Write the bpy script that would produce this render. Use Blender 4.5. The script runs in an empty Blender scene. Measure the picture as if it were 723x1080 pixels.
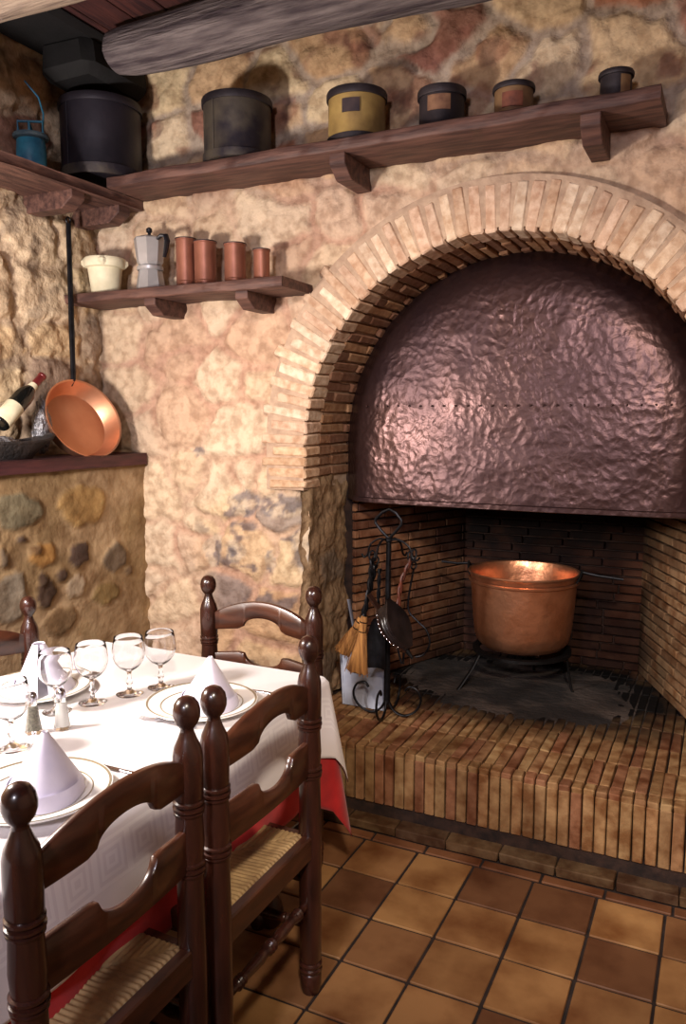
import bpy, bmesh, math, random
import numpy as np
from mathutils import Vector, Matrix, noise
from math import sin, cos, pi, atan, sqrt, hypot, radians
random.seed(7)
C = bpy.context.scene.collection
PI = math.pi

# ------------------------------------------------------------------ materials
def lin(c):
    return tuple(((x/12.92) if x <= .04045 else ((x+.055)/1.055)**2.4) for x in c[:3]) + (1,)

def mat(name, c1, c2=None, scale=6, rough=.6, metal=0, bump=0, bscale=40, bdist=.01, attr=False,
        stretch=(1, 1, 1), rough2=None, detail=5, spec=.5, lo=.35, hi=.65, trans=0, ior=1.45, sheen=0, coat=0):
    m = bpy.data.materials.new(name); m.use_nodes = True
    nt = m.node_tree; N = nt.nodes; L = nt.links
    b = N['Principled BSDF']
    b.inputs['Roughness'].default_value = rough; b.inputs['Metallic'].default_value = metal
    b.inputs['Specular IOR Level'].default_value = spec
    b.inputs['Transmission Weight'].default_value = trans; b.inputs['IOR'].default_value = ior
    b.inputs['Sheen Weight'].default_value = sheen; b.inputs['Coat Weight'].default_value = coat
    tc = N.new('ShaderNodeTexCoord'); mp = N.new('ShaderNodeMapping'); mp.inputs['Scale'].default_value = stretch
    L.new(tc.outputs['Object'], mp.inputs[0])
    col = None
    nz = N.new('ShaderNodeTexNoise'); nz.inputs['Scale'].default_value = scale; nz.inputs['Detail'].default_value = detail
    L.new(mp.outputs[0], nz.inputs['Vector'])
    mr = N.new('ShaderNodeMapRange'); mr.inputs[1].default_value = lo; mr.inputs[2].default_value = hi
    L.new(nz.outputs['Fac'], mr.inputs[0])
    mx = N.new('ShaderNodeMix'); mx.data_type = 'RGBA'
    L.new(mr.outputs[0], mx.inputs[0]); mx.inputs[6].default_value = lin(c1); mx.inputs[7].default_value = lin(c2 or c1)
    col = mx.outputs[2]
    if attr:
        at = N.new('ShaderNodeAttribute'); at.attribute_name = 'Col'
        m2 = N.new('ShaderNodeMix'); m2.data_type = 'RGBA'; m2.blend_type = 'MULTIPLY'; m2.inputs[0].default_value = 1
        L.new(col, m2.inputs[6]); L.new(at.outputs['Color'], m2.inputs[7]); col = m2.outputs[2]
    L.new(col, b.inputs['Base Color'])
    if rough2 is not None:
        r = N.new('ShaderNodeMapRange'); r.inputs[1].default_value = .3; r.inputs[2].default_value = .7
        r.inputs[3].default_value = rough; r.inputs[4].default_value = rough2
        L.new(nz.outputs['Fac'], r.inputs[0]); L.new(r.outputs[0], b.inputs['Roughness'])
    if bump:
        n2 = N.new('ShaderNodeTexNoise'); n2.inputs['Scale'].default_value = bscale; n2.inputs['Detail'].default_value = 6
        L.new(mp.outputs[0], n2.inputs['Vector'])
        bp = N.new('ShaderNodeBump'); bp.inputs['Strength'].default_value = bump; bp.inputs['Distance'].default_value = bdist
        L.new(n2.outputs['Fac'], bp.inputs['Height']); L.new(bp.outputs[0], b.inputs['Normal'])
    return m

M = {}
M['stone'] = mat('rubble_stone', (1, .985, .97), (.84, .80, .77), scale=24, rough=.92, bump=.6, bscale=38, bdist=.016, attr=True, spec=.2, detail=8, lo=.42, hi=.66)
M['plaster'] = mat('old_plaster', (1, .97, .93), (.78, .72, .66), scale=9, rough=.92, bump=.5, bscale=30, bdist=.012, attr=True, spec=.2, detail=8)
M['voussoir'] = mat('pale_brick', (1, 1, 1), (.84, .78, .74), scale=28, rough=.9, bump=.6, bscale=60, bdist=.008, attr=True, spec=.2)
M['tile'] = mat('terracotta_tile', (1, 1, 1), (.68, .57, .48), scale=5, rough=.5, bump=.15, bscale=18, bdist=.01, attr=True, rough2=.6, spec=.4, lo=.4, hi=.7)
M['grout'] = mat('dark_grout', (.19, .14, .12), (.12, .09, .08), scale=20, rough=.95)
M['mortar'] = mat('lime_mortar', (.72, .62, .53), (.62, .52, .44), scale=24, rough=.95, bump=.5)
M['dmortar'] = mat('dark_mortar', (.22, .15, .12), (.12, .08, .07), scale=24, rough=.95, bump=.5)
M['shelf'] = mat('dark_shelf_wood', (.40, .28, .24), (.24, .155, .14), scale=5, rough=.62, bump=.35, bscale=14, bdist=.008, stretch=(1.2, 9, 9))
M['shelfy'] = mat('dark_shelf_wood_along', (.40, .28, .24), (.24, .155, .14), scale=5, rough=.62, bump=.35, bscale=14, bdist=.008, stretch=(9, 1.2, 9))
M['ledge'] = mat('maroon_plank', (.30, .15, .16), (.20, .09, .11), scale=6, rough=.5, bump=.2, bscale=14, stretch=(9, 1.2, 9))
M['log'] = mat('weathered_log', (.46, .42, .42), (.24, .20, .22), scale=5, rough=.85, bump=.7, bscale=12, bdist=.02, stretch=(.8, 7, 7))
M['log_pale'] = mat('pale_log', (.62, .55, .48), (.40, .34, .30), scale=5, rough=.85, bump=.6, bscale=12, bdist=.02, stretch=(.8, 7, 7))
M['plank'] = mat('ceiling_planks', (.32, .17, .15), (.18, .09, .10), scale=5, rough=.7, bump=.3, bscale=12, stretch=(9, .8, 9))
M['black_beam'] = mat('near_black_beam', (.055, .045, .055), (.03, .025, .03), scale=6, rough=.8, bump=.4, bscale=20)  # near-black all over, for the beam and its corner block
M['chair'] = mat('varnished_chair_wood', (.235, .118, .085), (.135, .066, .05), scale=6, rough=.26, bump=.06, bscale=20, bdist=.004, stretch=(5, 5, 1.0), spec=.55, coat=.25)
M['slat'] = mat('varnished_slat_wood', (.30, .165, .105), (.175, .088, .06), scale=6, rough=.30, bump=.06, bscale=20, bdist=.004, stretch=(1.2, 6, 6), spec=.5, coat=.2)
M['dark_steel'] = mat('wrought_iron', (.13, .13, .15), (.07, .07, .08), scale=30, rough=.42, metal=.7, bump=.3, bscale=60, bdist=.003)
M['black_iron'] = mat('sooty_iron', (.09, .085, .09), (.05, .045, .05), scale=20, rough=.55, metal=.5, bump=.3, bscale=60)
M['copper'] = mat('copper', (.88, .64, .50), (.74, .50, .36), scale=9, rough=.30, metal=.9, rough2=.42, bump=.3, bscale=14, bdist=.02)
M['pan_copper'] = mat('worn_pan_copper', (.84, .63, .50), (.76, .53, .40), scale=5, rough=.30, metal=.85, rough2=.45, bump=.05, bscale=30)
M['tin_copper'] = mat('aged_copper_tin', (.66, .44, .36), (.47, .29, .23), scale=7, rough=.42, metal=.55, bump=.15, bscale=40, bdist=.004, stretch=(1, 1, .6))
M['pewter'] = mat('cast_aluminium', (.74, .73, .73), (.66, .65, .65), scale=10, rough=.34, metal=.45, bump=.05)
M['bakelite'] = mat('black_bakelite', (.09, .09, .11), rough=.3)
M['cream'] = mat('cream_marble', (.90, .86, .74), (.78, .74, .62), scale=10, rough=.6, bump=.2, bscale=40, bdist=.004)
M['drum'] = mat('dark_painted_steel', (.16, .14, .17), (.10, .09, .12), scale=6, rough=.5, metal=.3, bump=.1)
M['zinc'] = mat('tarnished_zinc', (.34, .31, .27), (.17, .15, .18), scale=7, rough=.55, metal=.5, bump=.2, bscale=30, lo=.4, hi=.62)
M['ochre_tin'] = mat('ochre_painted_tin', (.66, .55, .32), (.48, .38, .22), scale=9, rough=.6, metal=.1, bump=.15)
M['tan_tin'] = mat('tan_painted_tin', (.52, .40, .27), (.36, .25, .18), scale=9, rough=.6, metal=.1, bump=.15)
M['dark_tin'] = mat('blackened_tin', (.22, .19, .20), (.12, .10, .12), scale=9, rough=.55, metal=.3, bump=.15)
M['plaque'] = mat('faded_dark_plaque', (.26, .20, .20), (.18, .14, .16), scale=30, rough=.7)
M['tan_label'] = mat('faded_tan_label', (.52, .38, .28), (.40, .27, .20), scale=30, rough=.7)
M['red_label'] = mat('faded_red_label', (.48, .27, .20), (.36, .20, .15), scale=30, rough=.7)
M['blue'] = mat('turquoise_enamel', (.20, .50, .60), (.11, .30, .42), scale=10, rough=.45, bump=.15)
M['blue_pale'] = mat('worn_blue_rim', (.40, .48, .50), (.22, .32, .38), scale=20, rough=.5)
M['china'] = mat('white_china', (.93, .92, .90), rough=.12, spec=.6)
M['gilt'] = mat('grey_gilt_line', (.62, .57, .48), rough=.3, metal=.5)
M['steel'] = mat('cutlery_steel', (.72, .72, .76), rough=.18, metal=1)
M['napkin'] = mat('white_napkin', (.88, .86, .92), (.82, .80, .88), scale=12, rough=.9, bump=.15, bscale=120, bdist=.002, sheen=.3)
M['red_cloth'] = mat('red_cloth', (.74, .10, .10), (.62, .06, .07), scale=12, rough=.85, bump=.2, bscale=200, bdist=.002, sheen=.2)
M['straw'] = mat('broom_straw', (.78, .56, .32), (.52, .34, .18), scale=14, rough=.8, bump=.9, bscale=60, bdist=.01, stretch=(6, 6, .4))
M['leather'] = mat('black_leather', (.15, .12, .12), (.07, .055, .06), scale=14, rough=.28, bump=.4, bscale=30, bdist=.006)
M['bellow_wood'] = mat('dark_bellows_board', (.20, .11, .08), (.12, .07, .05), scale=12, rough=.4, bump=.2)
M['zincpan'] = mat('galvanised_sheet', (.60, .62, .68), (.48, .50, .56), scale=10, rough=.45, metal=.4)
M['red_cord'] = mat('reddish_twisted_handle', (.42, .20, .13), (.24, .12, .09), scale=20, rough=.5)
M['wicker'] = mat('dark_wicker', (.20, .17, .16), (.10, .09, .09), scale=24, rough=.7, bump=.9, bscale=60, bdist=.01)
M['bottle'] = mat('dark_bottle_glass', (.05, .055, .05), rough=.1, spec=.6)
M['capsule'] = mat('maroon_foil', (.45, .15, .15), (.34, .10, .11), scale=20, rough=.35, metal=.2)
M['paper'] = mat('label_paper', (.86, .82, .70), (.76, .72, .60), scale=20, rough=.8)
M['foil'] = mat('crumpled_silver_film', (.62, .61, .62), (.38, .38, .40), scale=26, rough=.25, metal=.5, bump=.9, bscale=40, bdist=.02)
M['salt'] = mat('salt', (.92, .92, .90), rough=.9)
M['pepper'] = mat('grey_pepper', (.60, .59, .52), (.40, .38, .33), scale=180, rough=.9)
M['table_wood'] = mat('dark_table_wood', (.24, .11, .07), (.15, .07, .05), scale=6, rough=.35, stretch=(5, 5, 1))

def glass_mat():
    m = bpy.data.materials.new('clear_glass'); m.use_nodes = True
    b = m.node_tree.nodes['Principled BSDF']
    b.inputs['Base Color'].default_value = (.97, .97, .98, 1); b.inputs['Roughness'].default_value = .02
    b.inputs['Transmission Weight'].default_value = 1; b.inputs['IOR'].default_value = 1.45
    return m
M['glass'] = glass_mat()

def hood_mat():
    m = mat('hammered_copper_hood', (.31, .225, .215), (.235, .165, .175), scale=3, rough=.29, metal=.72, rough2=.42, lo=.3, hi=.7)
    nt = m.node_tree; N = nt.nodes; L = nt.links
    tc = N.new('ShaderNodeTexCoord')
    n0 = N.new('ShaderNodeTexNoise'); n0.inputs['Scale'].default_value = 9; L.new(tc.outputs['Object'], n0.inputs['Vector'])
    ad = N.new('ShaderNodeVectorMath'); ad.operation = 'MULTIPLY_ADD'; ad.inputs[1].default_value = (.06, .06, .06)
    L.new(n0.outputs['Color'], ad.inputs[0]); L.new(tc.outputs['Object'], ad.inputs[2])
    v = N.new('ShaderNodeTexVoronoi'); v.feature = 'SMOOTH_F1'; v.inputs['Scale'].default_value = 33; v.inputs['Smoothness'].default_value = .45
    L.new(ad.outputs[0], v.inputs['Vector'])
    n = N.new('ShaderNodeTexNoise'); n.inputs['Scale'].default_value = 30; n.inputs['Detail'].default_value = 3; L.new(ad.outputs[0], n.inputs['Vector'])
    s = N.new('ShaderNodeMath'); s.operation = 'ADD'; L.new(v.outputs['Distance'], s.inputs[0]); L.new(n.outputs['Fac'], s.inputs[1])
    bp = N.new('ShaderNodeBump'); bp.inputs['Strength'].default_value = .26; bp.inputs['Distance'].default_value = .010
    L.new(s.outputs[0], bp.inputs['Height']); L.new(bp.outputs[0], N['Principled BSDF'].inputs['Normal'])
    return m
M['hood'] = hood_mat()

def soot_nodes(m, center, rad, strength=1, sx=1, sy=1, sz=1, dark=(.03, .025, .03)):
    """a soot stain: mixes the base colour to black inside a noisy ellipsoid about `center` (object space)"""
    nt = m.node_tree; N = nt.nodes; L = nt.links; b = N['Principled BSDF']
    src = b.inputs['Base Color'].links[0].from_socket
    tc = N.new('ShaderNodeTexCoord')
    sb = N.new('ShaderNodeVectorMath'); sb.operation = 'SUBTRACT'; sb.inputs[1].default_value = center; L.new(tc.outputs['Object'], sb.inputs[0])
    ml = N.new('ShaderNodeVectorMath'); ml.operation = 'MULTIPLY'; ml.inputs[1].default_value = (sx, sy, sz); L.new(sb.outputs[0], ml.inputs[0])
    ln = N.new('ShaderNodeVectorMath'); ln.operation = 'LENGTH'; L.new(ml.outputs[0], ln.inputs[0])
    nz = N.new('ShaderNodeTexNoise'); nz.inputs['Scale'].default_value = 7; nz.inputs['Detail'].default_value = 6; L.new(tc.outputs['Object'], nz.inputs['Vector'])
    a = N.new('ShaderNodeMath'); a.operation = 'MULTIPLY_ADD'; a.inputs[1].default_value = .5*rad
    L.new(nz.outputs['Fac'], a.inputs[0]); L.new(ln.outputs['Value'], a.inputs[2])
    r = N.new('ShaderNodeMapRange'); r.inputs[1].default_value = rad*1.45; r.inputs[2].default_value = rad*.95; r.inputs[3].default_value = 0; r.inputs[4].default_value = strength
    L.new(a.outputs[0], r.inputs[0])
    mx = N.new('ShaderNodeMix'); mx.data_type = 'RGBA'; L.new(r.outputs[0], mx.inputs[0]); L.new(src, mx.inputs[6]); mx.inputs[7].default_value = lin(dark)
    L.new(mx.outputs[2], b.inputs['Base Color'])

M['hearth'] = mat('hearth_brick', (1, 1, 1), (.70, .60, .52), scale=16, rough=.72, bump=.5, bscale=50, bdist=.006, attr=True, spec=.3)
soot_nodes(M['hearth'], (-.85, 3.75, .3), .62, 1, sx=.72, sy=1.05, sz=1)
M['firebrick'] = mat('firebox_brick', (1, 1, 1), (.72, .62, .55), scale=14, rough=.85, bump=.5, bscale=50, bdist=.006, attr=True, spec=.2)
soot_nodes(M['firebrick'], (-.85, 4.4, 1.5), .86, .97, sx=.9, sy=.9, sz=1)
soot_nodes(M['firebrick'], (-.85, 4.1, .3), .62, .8, sx=.9, sy=.8, sz=1.0, dark=(.06, .04, .05))
M['ash'] = mat('sooty_ash', (.13, .11, .105), (.34, .295, .27), scale=4, rough=.95, bump=.8, bscale=25, bdist=.02, stretch=(1, 1.5, 1), lo=.45, hi=.75)

def cloth_mat():
    m = mat('white_damask', (.93, .91, .91), rough=.85, sheen=.3)
    nt = m.node_tree; N = nt.nodes; L = nt.links; b = N['Principled BSDF']
    uv = N.new('ShaderNodeUVMap'); sp = N.new('ShaderNodeSeparateXYZ'); L.new(uv.outputs[0], sp.inputs[0])
    def f(i):
        a = N.new('ShaderNodeMath'); a.operation = 'MULTIPLY'; a.inputs[1].default_value = 10; L.new(sp.outputs[i], a.inputs[0])
        c = N.new('ShaderNodeMath'); c.operation = 'FRACT'; L.new(a.outputs[0], c.inputs[0])
        d = N.new('ShaderNodeMath'); d.operation = 'SUBTRACT'; d.inputs[1].default_value = .5; L.new(c.outputs[0], d.inputs[0])
        e = N.new('ShaderNodeMath'); e.operation = 'ABSOLUTE'; L.new(d.outputs[0], e.inputs[0]); return e
    x, y = f(0), f(1)
    mxx = N.new('ShaderNodeMath'); mxx.operation = 'MAXIMUM'; L.new(x.outputs[0], mxx.inputs[0]); L.new(y.outputs[0], mxx.inputs[1])
    g = N.new('ShaderNodeMath'); g.operation = 'MULTIPLY'; g.inputs[1].default_value = 6; L.new(mxx.outputs[0], g.inputs[0])
    h = N.new('ShaderNodeMath'); h.operation = 'FRACT'; L.new(g.outputs[0], h.inputs[0])
    k = N.new('ShaderNodeMath'); k.operation = 'GREATER_THAN'; k.inputs[1].default_value = .5; L.new(h.outputs[0], k.inputs[0])
    # the woven key pattern only runs in a border band (v between .05 and .27)
    vb = N.new('ShaderNodeMath'); vb.operation = 'COMPARE'; vb.inputs[1].default_value = .15; vb.inputs[2].default_value = .05; L.new(sp.outputs[1], vb.inputs[0])
    kk = N.new('ShaderNodeMath'); kk.operation = 'MULTIPLY'; L.new(k.outputs[0], kk.inputs[0]); L.new(vb.outputs[0], kk.inputs[1])
    mx = N.new('ShaderNodeMix'); mx.data_type = 'RGBA'; L.new(kk.outputs[0], mx.inputs[0])
    mx.inputs[6].default_value = lin((.88, .86, .86)); mx.inputs[7].default_value = lin((.92, .905, .90))
    L.new(mx.outputs[2], b.inputs['Base Color'])
    return m
M['cloth'] = cloth_mat()

# ------------------------------------------------------------------ mesh builder
class MB:
    def __init__(s): s.v = []; s.f = []; s.c = []; s.mi = []
    def add(s, vs, fs, col=(1, 1, 1), mi=0):
        o = len(s.v); s.v += [tuple(v) for v in vs]; s.f += [tuple(i+o for i in f) for f in fs]
        s.c += [col]*len(vs); s.mi += [mi]*len(fs)
    def box(s, c, size, rot=None, ch=.003, col=(1, 1, 1), jit=0, mi=0):
        hx, hy, hz = size[0]/2, size[1]/2, size[2]/2
        ch = min(ch, hx*.8, hy*.8, hz*.8)
        vs = []; idx = {}
        for sx in (-1, 1):
            for sy in (-1, 1):
                for sz in (-1, 1):
                    j = Vector((random.uniform(-jit, jit), random.uniform(-jit, jit), random.uniform(-jit, jit)))
                    for ax in range(3):
                        p = [sx*(hx-ch), sy*(hy-ch), sz*(hz-ch)]
                        p[ax] += (sx, sy, sz)[ax]*ch
                        idx[(sx, sy, sz, ax)] = len(vs); vs.append(Vector(p)+j)
        fs = []
        def face(*ks): fs.append([idx[k] for k in ks])
        for a in range(3):
            b, d = (a+1) % 3, (a+2) % 3
            for sg in (-1, 1):
                q = []
                for (p, r) in ((-1, -1), (1, -1), (1, 1), (-1, 1)):
                    k = [0, 0, 0]; k[a] = sg; k[b] = p; k[d] = r; q.append((*k, a))
                if sg < 0: q.reverse()
                face(*q)
        for a in range(3):      # edge chamfers, edge runs along axis a
            b, d = (a+1) % 3, (a+2) % 3
            for p in (-1, 1):
                for r in (-1, 1):
                    k0 = [0, 0, 0]; k0[b] = p; k0[d] = r; k0[a] = -1
                    k1 = list(k0); k1[a] = 1
                    q = [(*k0, b), (*k1, b), (*k1, d), (*k0, d)]
                    if p*r > 0: q.reverse()
                    face(*q)
        for sx in (-1, 1):
            for sy in (-1, 1):
                for sz in (-1, 1):
                    q = [(sx, sy, sz, 0), (sx, sy, sz, 1), (sx, sy, sz, 2)]
                    if sx*sy*sz < 0: q.reverse()
                    face(*q)
        R = rot or Matrix.Identity(3); c = Vector(c)
        s.add([R @ v + c for v in vs], fs, col, mi)
    def lathe(s, prof, n=32, c=(0, 0, 0), rot=None, col=(1, 1, 1), a0=0, a1=2*PI, mi=0):
        R = rot or Matrix.Identity(3); c = Vector(c); full = abs(a1-a0-2*PI) < 1e-6
        m = n if full else n+1; vs = []
        for (r, z) in prof:
            for i in range(m):
                a = a0+(a1-a0)*i/n
                vs.append(R @ Vector((r*cos(a), r*sin(a), z)) + c)
        fs = []
        for k in range(len(prof)-1):
            for i in range(n):
                j = (i+1) % m
                fs.append((k*m+i, k*m+j, (k+1)*m+j, (k+1)*m+i))
        s.add(vs, fs, col, mi)
    def tube(s, pts, r, n=8, col=(1, 1, 1), closed=False, mi=0, flat=1):
        pts = [Vector(p) for p in pts]; K = len(pts)
        rs = r if isinstance(r, (list, tuple)) else [r]*K
        T = []
        for i in range(K):
            if closed: t = pts[(i+1) % K]-pts[i-1]
            else: t = pts[min(i+1, K-1)]-pts[max(i-1, 0)]
            T.append(t.normalized())
        up = Vector((0, 0, 1)) if abs(T[0].z) < .9 else Vector((1, 0, 0))
        u = T[0].cross(up).normalized(); vs = []
        for i in range(K):
            u = (u-T[i]*u.dot(T[i])).normalized(); w = T[i].cross(u)
            for k in range(n):
                a = 2*PI*k/n; vs.append(pts[i]+(u*cos(a)+w*sin(a)*flat)*rs[i])
        fs = []
        for i in range(K if closed else K-1):
            for k in range(n):
                a, b2 = i*n+k, i*n+(k+1) % n; j = (i+1) % K
                fs.append((a, b2, j*n+(k+1) % n, j*n+k))
        if not closed:
            fs.append(tuple(range(n))[::-1]); fs.append(tuple((K-1)*n+k for k in range(n)))
        s.add(vs, fs, col, mi)
    def prism(s, outline, d, M4, col=(1, 1, 1), ch=0):
        """outline: list of (x,z) counter-clockwise, extruded along local y from -d/2 to d/2; M4 maps to parent space"""
        n = len(outline)
        vs = [M4 @ Vector((x, -d/2, z)) for x, z in outline]+[M4 @ Vector((x, d/2, z)) for x, z in outline]
        fs = [tuple(range(n)), tuple(range(2*n-1, n-1, -1))]+[(i, i+n, (i+1) % n+n, (i+1) % n) for i in range(n)]
        s.add(vs, fs, col)
    def build(s, name, mats, parent=None, sharp=35, smooth=True, loc=None):
        me = bpy.data.meshes.new(name); me.from_pydata(s.v, [], s.f)
        if not isinstance(mats, (list, tuple)): mats = [mats]
        for m_ in mats: me.materials.append(m_)
        me.polygons.foreach_set('material_index', s.mi)
        ca = me.color_attributes.new('Col', 'FLOAT_COLOR', 'POINT')
        arr = np.ones((len(s.v), 4), dtype=np.float32); arr[:, :3] = np.array(s.c, dtype=np.float32).reshape(-1, 3); ca.data.foreach_set('color', arr.ravel())
        me.validate(); me.update()
        bm = bmesh.new(); bm.from_mesh(me); bmesh.ops.recalc_face_normals(bm, faces=bm.faces); bm.to_mesh(me); bm.free()
        if smooth:
            me.polygons.foreach_set('use_smooth', [True]*len(me.polygons)); me.set_sharp_from_angle(angle=radians(sharp))
        o = bpy.data.objects.new(name, me); C.objects.link(o)
        if parent: o.parent = parent
        if loc: o.location = loc
        return o

def tag(o, label=None, cat=None, group=None, kind=None):
    if label: o['label'] = label
    if cat: o['category'] = cat
    if group: o['group'] = group
    if kind: o['kind'] = kind
    return o
def thing(name, label, cat, loc=(0, 0, 0), rz=0, group=None):
    o = bpy.data.objects.new(name, None); C.objects.link(o); o.location = loc; o.rotation_euler = (0, 0, rz)
    o.empty_display_size = .1
    return tag(o, label, cat, group)
def copy_tree(o, parent=None):
    c = o.copy(); C.objects.link(c)
    if parent: c.parent = parent
    for ch in list(o.children): copy_tree(ch, c)
    return c
def rotz(a): return Matrix.Rotation(a, 3, 'Z')
def mscale(c, k): return tuple(x*k for x in c)
def L3(c): return lin(c)[:3]

# ------------------------------------------------------------------ noise fields
def hsh(ix, iy, seed):
    n = (ix.astype(np.int64)*374761393+iy.astype(np.int64)*668265263+seed*1442695041) & 0xffffffff
    n = ((n ^ (n >> 13))*1274126177) & 0xffffffff
    n = (n ^ (n >> 16)) & 0xffffffff
    return n/4294967295.0
def vnoise(x, y, seed=0):
    ix = np.floor(x); iy = np.floor(y); fx = x-ix; fy = y-iy
    fx = fx*fx*(3-2*fx); fy = fy*fy*(3-2*fy)
    a = hsh(ix, iy, seed); b = hsh(ix+1, iy, seed); c = hsh(ix, iy+1, seed); d = hsh(ix+1, iy+1, seed)
    return (a*(1-fx)+b*fx)*(1-fy)+(c*(1-fx)+d*fx)*fy
def fbm(x, y, seed=0, o=4):
    s = 0; a = .5; t = 0
    for i in range(o):
        s = s+a*vnoise(x*2**i, y*2**i, seed+i*17); t += a; a *= .55
    return s/t
def sstep(a, b, x):
    t = np.clip((x-a)/(b-a), 0, 1); return t*t*(3-2*t)

def stones(u, v, seed, cu, cv):
    """returns (edge 0..1 from joint to stone middle, random id) of a warped jittered cell pattern"""
    wu = u+(fbm(u*5, v*5, seed+5, 3)-.5)*.12; wv = v+(fbm(u*5+9, v*5+3, seed+8, 3)-.5)*.10
    gx = wu/cu; gy = wv/cv
    row = np.floor(gy); 
    F1 = np.full(u.shape, 9.); F2 = F1.copy(); R1 = np.zeros(u.shape)
    for dy in (-1, 0, 1, 2):
        for dx in (-1, 0, 1, 2):
            ix = np.floor(gx)+dx-.0; iy = row+dy
            jx = ix+.5+(hsh(ix, iy, seed)-.5)*.85; jy = iy+.5+(hsh(ix, iy, seed+1)-.5)*.75
            sz = .75+.5*hsh(ix, iy, seed+2)
            d = np.sqrt((gx-jx)**2+(gy-jy)**2)/sz
            r = hsh(ix, iy, seed+3)
            nearer = d < F1
            F2 = np.where(nearer, F1, np.minimum(F2, d)); R1 = np.where(nearer, r, R1); F1 = np.where(nearer, d, F1)
    return F2-F1, R1

def wall_mesh(name, org, ud, vd, nd, us, vs_, res, shade, hole=None, material=None, parent=None):
    nu = int(us/res)+1; nv = int(vs_/res)+1
    U, V = np.meshgrid(np.linspace(0, us, nu), np.linspace(0, vs_, nv))
    U = U.ravel(); V = V.ravel()
    H, COL = shade(U, V)
    org = np.array(org); ud = np.array(ud); vd = np.array(vd); nd = np.array(nd)
    P = org+U[:, None]*ud+V[:, None]*vd+H[:, None]*nd
    idx = np.arange(nu*nv).reshape(nv, nu)
    q = np.stack([idx[:-1, :-1], idx[:-1, 1:], idx[1:, 1:], idx[1:, :-1]], -1).reshape(-1, 4)
    if hole is not None:
        cu = (U[q].mean(1)); cv = V[q].mean(1); q = q[~hole(cu, cv)]
    if np.dot(np.cross(ud, vd), nd) < 0: q = q[:, ::-1]
    me = bpy.data.meshes.new(name)
    me.vertices.add(len(P)); me.vertices.foreach_set('co', P.astype(np.float32).ravel())
    me.loops.add(q.size); me.loops.foreach_set('vertex_index', q.ravel().astype(np.int32))
    me.polygons.add(len(q)); me.polygons.foreach_set('loop_start', np.arange(0, q.size, 4).astype(np.int32))
    me.update(calc_edges=True)
    me.polygons.foreach_set('use_smooth', [True]*len(q))
    ca = me.color_attributes.new('Col', 'FLOAT_COLOR', 'POINT')
    ca.data.foreach_set('color', np.concatenate([COL, np.ones((len(P), 1))], 1).astype(np.float32).ravel())
    me.materials.append(material or M['stone'])
    o = bpy.data.objects.new(name, me); C.objects.link(o)
    if parent: o.parent = parent
    return o

def pick(r, pal):
    pal = np.array([L3(c) for c in pal]); return pal[np.minimum((r*len(pal)).astype(int), len(pal)-1)]

CREAM = [(.83, .75, .64), (.81, .72, .61), (.85, .78, .68), (.78, .67, .57), (.82, .73, .64), (.77, .69, .60), (.83, .76, .67)]
UPPER = [(.80, .68, .54), (.64, .44, .34), (.84, .76, .62), (.74, .62, .48), (.82, .74, .62), (.56, .40, .34), (.78, .68, .54), (.84, .76, .64)]
LOW = [(.80, .70, .56), (.46, .44, .44), (.84, .76, .62), (.76, .64, .50), (.58, .55, .53), (.82, .72, .58)]

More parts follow.
